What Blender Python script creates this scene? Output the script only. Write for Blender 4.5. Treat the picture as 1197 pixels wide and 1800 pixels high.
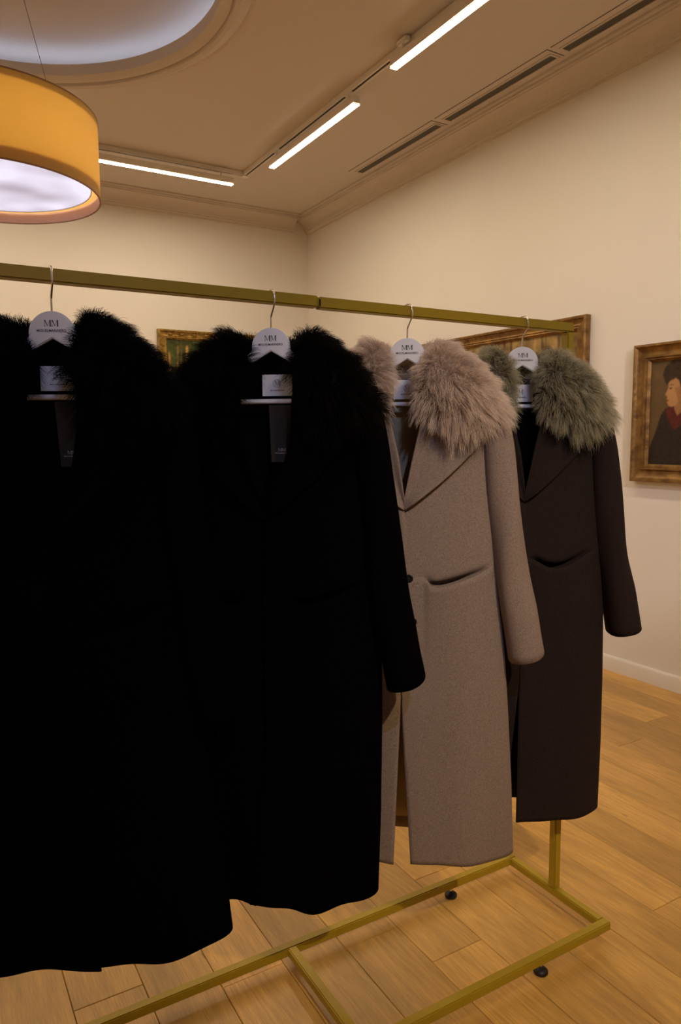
import bpy, bmesh, math, random
import numpy as np
from mathutils import Vector, Matrix

for o in list(bpy.data.objects):
    bpy.data.objects.remove(o)
random.seed(7)
RNG = np.random.default_rng(7)
SC = bpy.context.scene
COL = SC.collection
PI = math.pi

# ------------------------------------------------------------------ camera
CAM_H = 1.45
F_PX, YAW, PITCH, ROLL = 1269.25, 0.53173764, 0.10522668, -0.00735227
fwd = Vector((math.sin(YAW) * math.cos(PITCH), math.cos(YAW) * math.cos(PITCH), -math.sin(PITCH)))
rgt = Vector((math.cos(YAW), -math.sin(YAW), 0))
upv = rgt.cross(fwd)
r2 = rgt * math.cos(ROLL) + upv * math.sin(ROLL)
u2 = upv * math.cos(ROLL) - rgt * math.sin(ROLL)
cam_data = bpy.data.cameras.new('camera')
cam_data.sensor_fit = 'HORIZONTAL'
cam_data.sensor_width = 36.0
cam_data.lens = F_PX / 1197.0 * 36.0
cam_data.clip_start = 0.02
cam = bpy.data.objects.new('camera', cam_data)
COL.objects.link(cam)
m = Matrix.Identity(4)
for i in range(3):
    m[i][0], m[i][1], m[i][2] = r2[i], u2[i], -fwd[i]
m[2][3] = CAM_H
cam.matrix_world = m
SC.camera = cam

# ------------------------------------------------------------------ world and exposure
world = bpy.data.worlds.new('world')
SC.world = world
world.use_nodes = True
bg = world.node_tree.nodes['Background']
bg.inputs[0].default_value = (1.0, 0.8, 0.6, 1)
bg.inputs[1].default_value = 0.02
SC.view_settings.view_transform = 'Standard'
SC.view_settings.look = 'None'
SC.view_settings.gamma = 1.0
SC.view_settings.use_curve_mapping = False
SC.view_settings.exposure = 0.0
SC.cycles.max_bounces = 7
SC.cycles.diffuse_bounces = 4
SC.cycles.sample_clamp_indirect = 4.0

TRACK_COL = (1.0, 0.82, 0.585)
TRACK_STRENGTH = 80.0
COVE_COL = (0.80, 0.86, 1.0)
COVE_STRENGTH = 4.5
LAMP_COOL = (0.86, 0.84, 1.0)
LAMP_DIFF_STRENGTH = 0.85
LAMP_INNER_W = 10.0
COOL_SPOT_W, COOL_SPOT_COL = 125.0, (0.48, 0.60, 1.0)
WALL_SPOT_W, WALL_SPOT_COL = 330.0, (1.0, 0.88, 0.84)
WARM_SPOT_W, WARM_SPOT_COL = 300.0, (1.0, 0.76, 0.42)

# ------------------------------------------------------------------ helpers
def lin(r, g, b):
    f = lambda c: (c / 255 / 12.92) if c / 255 <= 0.04045 else ((c / 255 + 0.055) / 1.055) ** 2.4
    return (f(r), f(g), f(b), 1.0)

def mesh_obj(name, verts, faces, mat=None, parent=None, smooth=False):
    me = bpy.data.meshes.new(name)
    me.from_pydata([tuple(map(float, v)) for v in verts], [], [tuple(int(i) for i in f) for f in faces])
    me.update()
    if smooth:
        me.polygons.foreach_set('use_smooth', [True] * len(me.polygons))
    o = bpy.data.objects.new(name, me)
    COL.objects.link(o)
    if mat:
        me.materials.append(mat)
    if parent:
        o.parent = parent
    return o

def fix_normals(o):
    bm = bmesh.new()
    bm.from_mesh(o.data)
    bmesh.ops.recalc_face_normals(bm, faces=bm.faces)
    bm.to_mesh(o.data)
    bm.free()
    return o

class MB:
    """collects simple shapes into one mesh"""
    def __init__(self):
        self.v, self.f = [], []
    def add(self, vs, fs):
        n = len(self.v)
        self.v += [tuple(v) for v in vs]
        self.f += [tuple(i + n for i in f) for f in fs]
        return self
    def box(self, x0, x1, y0, y1, z0, z1, c=0.0):
        if c <= 0:
            vs = [(x, y, z) for z in (z0, z1) for y in (y0, y1) for x in (x0, x1)]
            return self.add(vs, [(0, 2, 3, 1), (4, 5, 7, 6), (0, 1, 5, 4), (2, 6, 7, 3), (0, 4, 6, 2), (1, 3, 7, 5)])
        bm = bmesh.new()
        bmesh.ops.create_cube(bm, size=1)
        for v in bm.verts:
            v.co = ((x0 + x1) / 2 + v.co.x * (x1 - x0), (y0 + y1) / 2 + v.co.y * (y1 - y0), (z0 + z1) / 2 + v.co.z * (z1 - z0))
        bmesh.ops.bevel(bm, geom=bm.edges[:], offset=c, segments=2, affect='EDGES')
        bm.verts.index_update()
        self.add([v.co[:] for v in bm.verts], [[v.index for v in f.verts] for f in bm.faces])
        bm.free()
        return self
    def tube(self, pts, r, n=10, cap=True):
        pts = [Vector(p) for p in pts]
        rs = r if isinstance(r, (list, tuple)) else [r] * len(pts)
        rings, prev = [], None
        vs, fs = [], []
        for i, p in enumerate(pts):
            t = (pts[min(i + 1, len(pts) - 1)] - pts[max(i - 1, 0)]).normalized()
            if prev is None:
                a = Vector((0, 0, 1)) if abs(t.z) < 0.9 else Vector((1, 0, 0))
                nx = t.cross(a).normalized()
            else:
                nx = (prev - t * prev.dot(t)).normalized()
            prev = nx
            ny = t.cross(nx)
            for k in range(n):
                a = 2 * PI * k / n
                vs.append(p + (nx * math.cos(a) + ny * math.sin(a)) * rs[i])
        for i in range(len(pts) - 1):
            for k in range(n):
                fs.append((i * n + k, i * n + (k + 1) % n, (i + 1) * n + (k + 1) % n, (i + 1) * n + k))
        if cap:
            fs.append(tuple(range(n))[::-1])
            fs.append(tuple(range((len(pts) - 1) * n, len(pts) * n)))
        return self.add(vs, fs)
    def lathe(self, prof, cx=0, cy=0, n=32, closed=False):
        vs, fs = [], []
        for (r, z) in prof:
            for k in range(n):
                a = 2 * PI * k / n
                vs.append((cx + r * math.cos(a), cy + r * math.sin(a), z))
        L = len(prof)
        for i in range(L if closed else L - 1):
            j = (i + 1) % L
            for k in range(n):
                fs.append((i * n + k, i * n + (k + 1) % n, j * n + (k + 1) % n, j * n + k))
        return self.add(vs, fs)
    def build(self, name, mat, parent=None, smooth=False):
        return fix_normals(mesh_obj(name, self.v, self.f, mat, parent, smooth))

def tag(o, label=None, cat=None, group=None, kind=None):
    if label: o['label'] = label
    if cat: o['category'] = cat
    if group: o['group'] = group
    if kind: o['kind'] = kind
    return o

def empty(name, loc=(0, 0, 0), rz=0.0):
    o = bpy.data.objects.new(name, None)
    COL.objects.link(o)
    o.location = loc
    o.rotation_euler = (0, 0, rz)
    o.empty_display_size = 0.1
    return o

def auto_smooth(o, ang=35):
    me = o.data
    me.polygons.foreach_set('use_smooth', [True] * len(me.polygons))
    try:
        me.set_sharp_from_angle(angle=math.radians(ang))
    except Exception:
        pass
    return o

# ------------------------------------------------------------------ materials
def new_mat(name):
    mt = bpy.data.materials.new(name)
    mt.use_nodes = True
    nt = mt.node_tree
    return mt, nt, nt.nodes, nt.links, nt.nodes['Principled BSDF']

def simple(name, col, rough=0.5, metal=0.0, spec=0.5, noise=0.0, nscale=40.0, bump=0.0, bscale=200.0, sheen=0.0):
    mt, nt, N, L, b = new_mat(name)
    b.inputs['Base Color'].default_value = (*col[:3], 1)
    b.inputs['Roughness'].default_value = rough
    b.inputs['Metallic'].default_value = metal
    b.inputs['Specular IOR Level'].default_value = spec
    if sheen:
        b.inputs['Sheen Weight'].default_value = sheen
    tc = N.new('ShaderNodeTexCoord')
    if noise:
        nz = N.new('ShaderNodeTexNoise'); nz.inputs['Scale'].default_value = nscale; nz.inputs['Detail'].default_value = 4
        L.new(tc.outputs['Object'], nz.inputs['Vector'])
        rp = N.new('ShaderNodeMapRange'); rp.inputs['To Min'].default_value = 1 - noise; rp.inputs['To Max'].default_value = 1 + noise
        L.new(nz.outputs['Fac'], rp.inputs['Value'])
        mx = N.new('ShaderNodeVectorMath'); mx.operation = 'SCALE'
        mx.inputs[0].default_value = col[:3]
        L.new(rp.outputs[0], mx.inputs['Scale'])
        L.new(mx.outputs[0], b.inputs['Base Color'])
    if bump:
        nz = N.new('ShaderNodeTexNoise'); nz.inputs['Scale'].default_value = bscale; nz.inputs['Detail'].default_value = 3
        L.new(tc.outputs['Object'], nz.inputs['Vector'])
        bp = N.new('ShaderNodeBump'); bp.inputs['Strength'].default_value = bump; bp.inputs['Distance'].default_value = 0.002
        L.new(nz.outputs['Fac'], bp.inputs['Height'])
        L.new(bp.outputs[0], b.inputs['Normal'])
    return mt

def emit(name, col, strength):
    mt, nt, N, L, b = new_mat(name)
    e = N.new('ShaderNodeEmission')
    e.inputs[0].default_value = (*col[:3], 1)
    e.inputs[1].default_value = strength
    L.new(e.outputs[0], N['Material Output'].inputs['Surface'])
    return mt

def fabric(name, col, var=0.25, sheen=0.15, bump=0.35):
    """felted wool: heathered fibres at two scales over a fine nap"""
    mt, nt, N, L, b = new_mat(name)
    tc = N.new('ShaderNodeTexCoord')
    mp = N.new('ShaderNodeMapping'); mp.inputs['Scale'].default_value = (900, 900, 330)
    L.new(tc.outputs['Object'], mp.inputs[0])
    n1 = N.new('ShaderNodeTexNoise'); n1.inputs['Scale'].default_value = 1; n1.inputs['Detail'].default_value = 2
    L.new(mp.outputs[0], n1.inputs['Vector'])
    n2 = N.new('ShaderNodeTexNoise'); n2.inputs['Scale'].default_value = 420; n2.inputs['Detail'].default_value = 3
    L.new(tc.outputs['Object'], n2.inputs['Vector'])
    ad = N.new('ShaderNodeMath'); ad.operation = 'ADD'
    L.new(n1.outputs['Fac'], ad.inputs[0]); L.new(n2.outputs['Fac'], ad.inputs[1])
    rp = N.new('ShaderNodeMapRange'); rp.inputs['From Min'].default_value = 0.72; rp.inputs['From Max'].default_value = 1.28
    rp.inputs['To Min'].default_value = 1 - var; rp.inputs['To Max'].default_value = 1 + var
    L.new(ad.outputs[0], rp.inputs['Value'])
    mx = N.new('ShaderNodeVectorMath'); mx.operation = 'SCALE'; mx.inputs[0].default_value = col[:3]
    L.new(rp.outputs[0], mx.inputs['Scale'])
    L.new(mx.outputs[0], b.inputs['Base Color'])
    b.inputs['Roughness'].default_value = 0.95
    b.inputs['Specular IOR Level'].default_value = 0.1 if max(col[:3]) > 0.01 else 0.01
    b.inputs['Sheen Weight'].default_value = sheen
    b.inputs['Sheen Roughness'].default_value = 0.5
    b.inputs['Sheen Tint'].default_value = (*[min(1, c * 2 + 0.02) for c in col[:3]], 1)
    bp = N.new('ShaderNodeBump'); bp.inputs['Strength'].default_value = bump; bp.inputs['Distance'].default_value = 0.0008
    L.new(ad.outputs[0], bp.inputs['Height']); L.new(bp.outputs[0], b.inputs['Normal'])
    return mt

def fur_mat(name, root, tip, rnd=0.5):
    mt, nt, N, L, b = new_mat(name)
    hi = N.new('ShaderNodeHairInfo')
    mx = N.new('ShaderNodeMix'); mx.data_type = 'RGBA'
    mx.inputs['A'].default_value = (*root[:3], 1); mx.inputs['B'].default_value = (*tip[:3], 1)
    L.new(hi.outputs['Intercept'], mx.inputs['Factor'])
    rp = N.new('ShaderNodeMapRange'); rp.inputs['To Min'].default_value = 1 - rnd; rp.inputs['To Max'].default_value = 1 + rnd
    L.new(hi.outputs['Random'], rp.inputs['Value'])
    sc = N.new('ShaderNodeVectorMath'); sc.operation = 'SCALE'
    L.new(mx.outputs['Result'], sc.inputs[0]); L.new(rp.outputs[0], sc.inputs['Scale'])
    L.new(sc.outputs[0], b.inputs['Base Color'])
    b.inputs['Roughness'].default_value = 0.6
    b.inputs['Specular IOR Level'].default_value = 0.25 if max(tip[:3]) > 0.05 else 0.06
    tr = N.new('ShaderNodeBsdfTranslucent'); L.new(sc.outputs[0], tr.inputs[0])
    ms = N.new('ShaderNodeMixShader'); ms.inputs[0].default_value = 0.35
    L.new(b.outputs[0], ms.inputs[1]); L.new(tr.outputs[0], ms.inputs[2])
    L.new(ms.outputs[0], N['Material Output'].inputs['Surface'])
    return mt

M = {}
M['wall'] = simple('wall_paint', (0.82, 0.79, 0.745), 0.9, spec=0.2, noise=0.015, nscale=2.0, bump=0.12, bscale=260)
M['ceiling'] = simple('ceiling_paint', (0.66, 0.59, 0.53), 0.9, spec=0.2, bump=0.08, bscale=200)
M['recess'] = simple('recess_paint', (0.60, 0.56, 0.57), 0.9, spec=0.2, bump=0.05, bscale=150)
M['trim'] = simple('trim_paint', (0.80, 0.75, 0.69), 0.6, spec=0.35, noise=0.02, nscale=3)
M['olive'] = simple('olive_powder_coat', (0.375, 0.256, 0.012), 0.45, metal=0.0, spec=0.45, noise=0.05, nscale=30, bump=0.05, bscale=900)
M['white_wood'] = simple('white_lacquered_wood', (0.86, 0.85, 0.87), 0.35, spec=0.4, noise=0.02, nscale=25)
M['chrome'] = simple('chrome', (0.80, 0.80, 0.82), 0.12, metal=1.0, noise=0.03, nscale=60)
M['ink'] = simple('black_print', (0.015, 0.015, 0.02), 0.6, noise=0.05)
M['pale_ink'] = simple('pale_print', (0.50, 0.48, 0.45), 0.6, noise=0.05)
M['label_cloth'] = simple('woven_label', (0.78, 0.77, 0.80), 0.85, spec=0.2, noise=0.05, nscale=500, bump=0.2, bscale=900)
M['tag_card'] = simple('dark_card', (0.030, 0.024, 0.019), 0.7, spec=0.3, noise=0.15, nscale=120)
M['rubber'] = simple('black_rubber', (0.008, 0.008, 0.008), 0.5, noise=0.1)
M['button'] = simple('black_horn_button', (0.010, 0.010, 0.012), 0.25, spec=0.6, noise=0.3, nscale=180)
M['fixture'] = simple('white_aluminium', (0.78, 0.73, 0.66), 0.5, noise=0.02)
M['slot'] = simple('black_conductor_slot', (0.02, 0.015, 0.012), 0.7, noise=0.1)
M['vent'] = simple('grey_vent_metal', (0.16, 0.15, 0.13), 0.6, noise=0.05)
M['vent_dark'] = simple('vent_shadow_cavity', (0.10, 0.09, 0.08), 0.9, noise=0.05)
M['track_emit'] = emit('track_lamp_glow', TRACK_COL, TRACK_STRENGTH)
M['cove_emit'] = emit('cove_strip_glow', COVE_COL, COVE_STRENGTH)
M['lining_black'] = simple('black_lining', (0.0018, 0.0018, 0.0022), 0.6, spec=0.05, noise=0.2, nscale=60)
M['lining_beige'] = fabric('beige_lining', (0.42, 0.33, 0.22), 0.08, 0.05, 0.1)
M['wool_beige'] = fabric('beige_wool', (0.240, 0.182, 0.155), 0.32)
M['wool_taupe'] = fabric('taupe_wool', (0.022, 0.0148, 0.0138), 0.38)
M['wool_black'] = fabric('black_wool', (0.0016, 0.0014, 0.0018), 0.30, 0.0)
M['wool_black2'] = fabric('blue_black_wool', (0.0016, 0.0015, 0.0022), 0.30, 0.0)
M['fur_beige'] = fur_mat('beige_fur', (0.52, 0.40, 0.33), (0.90, 0.76, 0.66), 0.2)
M['fur_olive'] = fur_mat('olive_fur', (0.18, 0.16, 0.115), (0.60, 0.55, 0.39), 0.35)
M['fur_black'] = fur_mat('black_fur', (0.0018, 0.0014, 0.0013), (0.008, 0.006, 0.005), 0.4)
M['fur_navy'] = fur_mat('navy_fur', (0.0015, 0.0015, 0.003), (0.004, 0.005, 0.010), 0.4)

def wood_mat():
    mt, nt, N, L, b = new_mat('oak_planks')
    tc = N.new('ShaderNodeTexCoord'); oi = N.new('ShaderNodeObjectInfo')
    off = N.new('ShaderNodeVectorMath'); off.operation = 'SCALE'; off.inputs[0].default_value = (37, 91, 53)
    L.new(oi.outputs['Random'], off.inputs['Scale'])
    ad = N.new('ShaderNodeVectorMath'); ad.operation = 'ADD'
    L.new(tc.outputs['Object'], ad.inputs[0]); L.new(off.outputs[0], ad.inputs[1])
    # broad cathedral figure: distorted bands stretched along the board
    mp = N.new('ShaderNodeMapping'); mp.inputs['Scale'].default_value = (7.0, 0.75, 1)
    L.new(ad.outputs[0], mp.inputs[0])
    n0 = N.new('ShaderNodeTexNoise'); n0.inputs['Scale'].default_value = 1.0; n0.inputs['Detail'].default_value = 2; n0.inputs['Roughness'].default_value = 0.45
    L.new(mp.outputs[0], n0.inputs['Vector'])
    ml = N.new('ShaderNodeMath'); ml.operation = 'MULTIPLY'; ml.inputs[1].default_value = 90.0
    L.new(n0.outputs['Fac'], ml.inputs[0])
    sn = N.new('ShaderNodeMath'); sn.operation = 'SINE'
    L.new(ml.outputs[0], sn.inputs[0])
    # fine pores
    mp2 = N.new('ShaderNodeMapping'); mp2.inputs['Scale'].default_value = (420, 14, 1)
    L.new(ad.outputs[0], mp2.inputs[0])
    n2 = N.new('ShaderNodeTexNoise'); n2.inputs['Scale'].default_value = 1; n2.inputs['Detail'].default_value = 3
    L.new(mp2.outputs[0], n2.inputs['Vector'])
    # blotches
    mp3 = N.new('ShaderNodeMapping'); mp3.inputs['Scale'].default_value = (9, 2.2, 1)
    L.new(ad.outputs[0], mp3.inputs[0])
    n3 = N.new('ShaderNodeTexNoise'); n3.inputs['Scale'].default_value = 1; n3.inputs['Detail'].default_value = 4
    L.new(mp3.outputs[0], n3.inputs['Vector'])
    # knots
    mp4 = N.new('ShaderNodeMapping'); mp4.inputs['Scale'].default_value = (3.4, 1.6, 1)
    L.new(ad.outputs[0], mp4.inputs[0])
    vo = N.new('ShaderNodeTexVoronoi'); vo.inputs['Scale'].default_value = 1.3
    L.new(mp4.outputs[0], vo.inputs['Vector'])
    kn = N.new('ShaderNodeMapRange'); kn.inputs['From Min'].default_value = 0.015; kn.inputs['From Max'].default_value = 0.05
    kn.inputs['To Min'].default_value = 0.35; kn.inputs['To Max'].default_value = 1.0
    L.new(vo.outputs['Distance'], kn.inputs['Value'])
    def rng(src, a, bb, lo=0.0, hi=1.0):
        r = N.new('ShaderNodeMapRange'); r.inputs['From Min'].default_value = lo; r.inputs['From Max'].default_value = hi
        r.inputs['To Min'].default_value = a; r.inputs['To Max'].default_value = bb
        L.new(src, r.inputs['Value']); return r.outputs[0]
    def mul(a, c):
        k = N.new('ShaderNodeMath'); k.operation = 'MULTIPLY'; L.new(a, k.inputs[0]); L.new(c, k.inputs[1]); return k.outputs[0]
    v = mul(rng(sn.outputs[0], 0.92, 1.05, -1, 1), rng(n2.outputs['Fac'], 0.78, 1.18, 0.25, 0.75))
    v = mul(v, rng(n3.outputs['Fac'], 0.87, 1.11, 0.3, 0.7))
    v = mul(v, kn.outputs[0])
    v = mul(v, rng(oi.outputs['Random'], 0.80, 1.14))
    mx = N.new('ShaderNodeMix'); mx.data_type = 'RGBA'
    mx.inputs['A'].default_value = (0.525, 0.285, 0.066, 1); mx.inputs['B'].default_value = (0.65, 0.375, 0.100, 1)
    L.new(n3.outputs['Fac'], mx.inputs['Factor'])
    sc = N.new('ShaderNodeVectorMath'); sc.operation = 'SCALE'
    L.new(mx.outputs['Result'], sc.inputs[0]); L.new(v, sc.inputs['Scale'])
    L.new(sc.outputs[0], b.inputs['Base Color'])
    L.new(rng(n2.outputs['Fac'], 0.30, 0.46), b.inputs['Roughness'])
    b.inputs['Specular IOR Level'].default_value = 0.5
    bp = N.new('ShaderNodeBump'); bp.inputs['Strength'].default_value = 0.25; bp.inputs['Distance'].default_value = 0.001
    L.new(n2.outputs['Fac'], bp.inputs['Height']); L.new(bp.outputs[0], b.inputs['Normal'])
    return mt
M['oak'] = wood_mat()
M['joint'] = simple('dark_joint', (0.06, 0.035, 0.015), 0.9, noise=0.2)

def gilt(name, c1, c2, scale, rough=0.45, bump=0.5):
    mt, nt, N, L, b = new_mat(name)
    tc = N.new('ShaderNodeTexCoord')
    nz = N.new('ShaderNodeTexNoise'); nz.inputs['Scale'].default_value = scale; nz.inputs['Detail'].default_value = 5
    L.new(tc.outputs['Object'], nz.inputs['Vector'])
    rp = N.new('ShaderNodeMapRange'); rp.inputs['From Min'].default_value = 0.35; rp.inputs['From Max'].default_value = 0.65
    L.new(nz.outputs['Fac'], rp.inputs['Value'])
    mx = N.new('ShaderNodeMix'); mx.data_type = 'RGBA'
    mx.inputs['A'].default_value = (*c1, 1); mx.inputs['B'].default_value = (*c2, 1)
    L.new(rp.outputs[0], mx.inputs['Factor']); L.new(mx.outputs['Result'], b.inputs['Base Color'])
    b.inputs['Metallic'].default_value = 0.55; b.inputs['Roughness'].default_value = rough
    n2 = N.new('ShaderNodeTexNoise'); n2.inputs['Scale'].default_value = scale * 3; n2.inputs['Detail'].default_value = 3
    L.new(tc.outputs['Object'], n2.inputs['Vector'])
    bp = N.new('ShaderNodeBump'); bp.inputs['Strength'].default_value = bump; bp.inputs['Distance'].default_value = 0.004
    L.new(n2.outputs['Fac'], bp.inputs['Height']); L.new(bp.outputs[0], b.inputs['Normal'])
    return mt
M['gilt'] = gilt('aged_gilt', (0.14, 0.07, 0.020), (0.31, 0.175, 0.05), 18)
M['gilt_carved'] = gilt('carved_gilt', (0.16, 0.09, 0.02), (0.46, 0.30, 0.07), 30, 0.4, 1.0)

def paint_mat(name):
    mt, nt, N, L, b = new_mat(name)
    at = N.new('ShaderNodeAttribute'); at.attribute_name = 'paint'
    tc = N.new('ShaderNodeTexCoord')
    nz = N.new('ShaderNodeTexNoise'); nz.inputs['Scale'].default_value = 300; nz.inputs['Detail'].default_value = 3
    L.new(tc.outputs['Object'], nz.inputs['Vector'])
    rp = N.new('ShaderNodeMapRange'); rp.inputs['To Min'].default_value = 0.8; rp.inputs['To Max'].default_value = 1.2
    L.new(nz.outputs['Fac'], rp.inputs['Value'])
    sc = N.new('ShaderNodeVectorMath'); sc.operation = 'SCALE'
    L.new(at.outputs['Color'], sc.inputs[0]); L.new(rp.outputs[0], sc.inputs['Scale'])
    L.new(sc.outputs[0], b.inputs['Base Color'])
    b.inputs['Roughness'].default_value = 0.5
    b.inputs['Specular IOR Level'].default_value = 0.3
    return mt
M['oil'] = paint_mat('oil_paint')

# ------------------------------------------------------------------ room shell
XR, YB, XL, YF = 3.628, 6.79, -3.1, -3.4      # right wall, back wall, left wall, wall behind the camera
ZC = 3.65                                     # ceiling
T = 0.15
def wall(name, *b):
    return tag(MB().box(*b).build(name, M['wall']), kind='structure')
wall('wall_right', XR, XR + T, YF - T, YB + T, -0.06, ZC + 0.55)
wall('wall_back', XL, XR, YB, YB + T, -0.06, ZC + 0.55)
wall('wall_left', XL - T, XL, YF - T, YB + T, -0.06, ZC + 0.55)
wall('wall_front', XL, XR, YF - T, YF, -0.06, ZC + 0.55)

floor = tag(MB().box(XL, XR, YF, YB, -0.06, -0.014).build('floor', M['joint']), kind='structure')
PW = 0.1775
row0 = 0.265 - PW * 19
known = {}                       # row index -> a board end that the photograph shows
known[int(round((1.15 - row0) / PW))] = 1.475
known[int(round((1.327 - row0) / PW))] = 1.80
known[int(round((1.86 - row0) / PW))] = 1.30
known[int(round((2.04 - row0) / PW))] = 2.55
known[int(round((0.80 - row0) / PW))] = 2.25
pr = random.Random(3)
def plank(x0, x1, y0, y1):
    g, c, zt, zb = 0.0007, 0.0014, 0.0, -0.014
    cx, cy = (x0 + x1) / 2, (y0 + y1) / 2
    a, b = (x1 - x0) / 2 - g, (y1 - y0) / 2 - g
    v = []
    for (s, z) in ((0, zb), (0, zt - c), (c, zt)):
        v += [(-a + s, -b + s, z), (a - s, -b + s, z), (a - s, b - s, z), (-a + s, b - s, z)]
    f = [(3, 2, 1, 0), (8, 9, 10, 11)]
    for k in (0, 4):
        for i in range(4):
            j = (i + 1) % 4
            f.append((k + i, k + j, k + 4 + j, k + 4 + i))
    o = mesh_obj('plank', v, f, M['oak'], floor)
    o.location = (cx, cy, 0)
r = 0
x = row0
while x < XR - 0.01:
    x0, x1 = max(x, XL), min(x + PW, XR)
    if x1 - x0 > 0.01:
        L0 = pr.uniform(1.35, 1.95)
        if r in known:
            y = known[r]
            ys = [y]
            while ys[-1] < YB: ys.append(ys[-1] + pr.uniform(1.35, 1.9))
            while ys[0] > YF: ys.insert(0, ys[0] - pr.uniform(1.35, 1.9))
        else:
            ys = [YF - pr.uniform(0, 1.4)]
            while ys[-1] < YB: ys.append(ys[-1] + pr.uniform(1.35, 1.95))
        for a, b in zip(ys[:-1], ys[1:]):
            a, b = max(a, YF), min(b, YB)
            if b - a > 0.03:
                plank(x0, x1, a, b)
    x += PW
    r += 1

# ceiling with a round opening
DC, DR = (0.38, 3.87), 1.11
def ceiling_ring():
    n = 96
    vs, fs = [], []
    R = 1.20
    angs = [2 * PI * k / n for k in range(n)]
    corners = [math.atan2(cy - DC[1], cx - DC[0]) % (2 * PI) for cx in (XL, XR) for cy in (YF, YB)]
    angs = sorted(angs + corners)
    for z in (ZC, ZC + 0.02):
        for a in angs:
            c, s = math.cos(a), math.sin(a)
            vs.append((DC[0] + R * c, DC[1] + R * s, z))
            tx = ((XR if c > 0 else XL) - DC[0]) / c if abs(c) > 1e-9 else 1e9
            ty = ((YB if s > 0 else YF) - DC[1]) / s if abs(s) > 1e-9 else 1e9
            t = min(tx, ty)
            vs.append((DC[0] + t * c, DC[1] + t * s, z))
    m_ = len(angs)
    for k in range(m_):
        j = (k + 1) % m_
        fs.append((2 * k, 2 * j, 2 * j + 1, 2 * k + 1))
        b = 2 * m_
        fs.append((b + 2 * k, b + 2 * k + 1, b + 2 * j + 1, b + 2 * j))
        fs.append((2 * k, b + 2 * k, b + 2 * j, 2 * j))
        fs.append((2 * k + 1, 2 * j + 1, b + 2 * j + 1, b + 2 * k + 1))
    return mesh_obj('ceiling', vs, fs, M['ceiling'])
ceil_o = tag(fix_normals(ceiling_ring()), kind='structure')
# roof of the recess above the opening and its drum wall
zt = ZC + 0.17
MB().lathe([(1.42, ZC + 0.02), (1.42, zt)], DC[0], DC[1], 96).build('recess_wall', M['ceiling'], ceil_o, True)
MB().lathe([(0.001, zt), (1.42, zt), (1.42, zt + 0.02), (0.001, zt + 0.02)], DC[0], DC[1], 96).build('recess_panel', M['recess'], ceil_o)
# stepped plaster moulding round the opening
prof = [(DR, ZC + 0.05), (DR, ZC - 0.012), (DR + 0.022, ZC - 0.03), (DR + 0.05, ZC - 0.034), (DR + 0.062, ZC - 0.026), (DR + 0.066, ZC - 0.046),
        (DR + 0.085, ZC - 0.054), (DR + 0.11, ZC - 0.046), (DR + 0.13, ZC - 0.026), (DR + 0.15, ZC - 0.016), (DR + 0.165, ZC - 0.022), (DR + 0.18, ZC - 0.02),
        (DR + 0.19, ZC - 0.006), (DR + 0.225, ZC - 0.006), (DR + 0.232, ZC + 0.001), (DR + 0.08, ZC + 0.004), (DR + 0.05, ZC + 0.05)]
tag(auto_smooth(MB().lathe(prof, DC[0], DC[1], 128, closed=True).build('trim_3', M['ceiling']), 40), kind='structure')
cv = MB().lathe([(1.235, ZC + 0.022), (1.265, ZC + 0.022), (1.265, ZC + 0.034), (1.235, ZC + 0.034)], DC[0], DC[1], 96, closed=True).build('cove_light_strip', M['cove_emit'])
tag(cv, 'cool white light strip hidden behind the round ceiling moulding', 'light strip')

# cornices and skirting
def sweep_wall(name, prof, axis, a, b, mat):
    """prof: (distance from wall, z)"""
    vs = []
    for t in (a, b):
        for (d, z) in prof:
            vs.append((t, YB - d, z) if axis == 'x' else (XR - d, t, z))
    n = len(prof)
    fs = [(i, (i + 1) % n, n + (i + 1) % n, n + i) for i in range(n)] + [tuple(range(n)), tuple(range(n, 2 * n))[::-1]]
    return tag(auto_smooth(fix_normals(mesh_obj(name, vs, fs, mat)), 30), kind='structure')
CZ = 3.505
corn = [(0, CZ), (0.022, CZ), (0.022, CZ + 0.012), (0.034, CZ + 0.018), (0.034, CZ + 0.03)]
for k in range(7):
    a = k / 6 * PI / 2
    corn.append((0.042 + 0.088 * (1 - math.cos(a)), CZ + 0.036 + 0.075 * math.sin(a)))
corn += [(0.130, CZ + 0.118), (0.148, CZ + 0.118), (0.148, CZ + 0.131), (0.172, CZ + 0.131), (0.172, ZC - 0.001), (0, ZC - 0.001)]
sweep_wall('trim_1', corn, 'y', YF, YB, M['ceiling'])
sweep_wall('trim_2', corn, 'x', XL, XR - 0.17, M['ceiling'])
base = [(0, 0.0), (0.018, 0.0), (0.018, 0.078), (0.013, 0.088), (0.008, 0.092), (0, 0.092)]
sweep_wall('baseboard_right', base, 'y', YF, YB, M['trim'])
sweep_wall('baseboard_back', base, 'x', XL, XR - 0.018, M['trim'])

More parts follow.
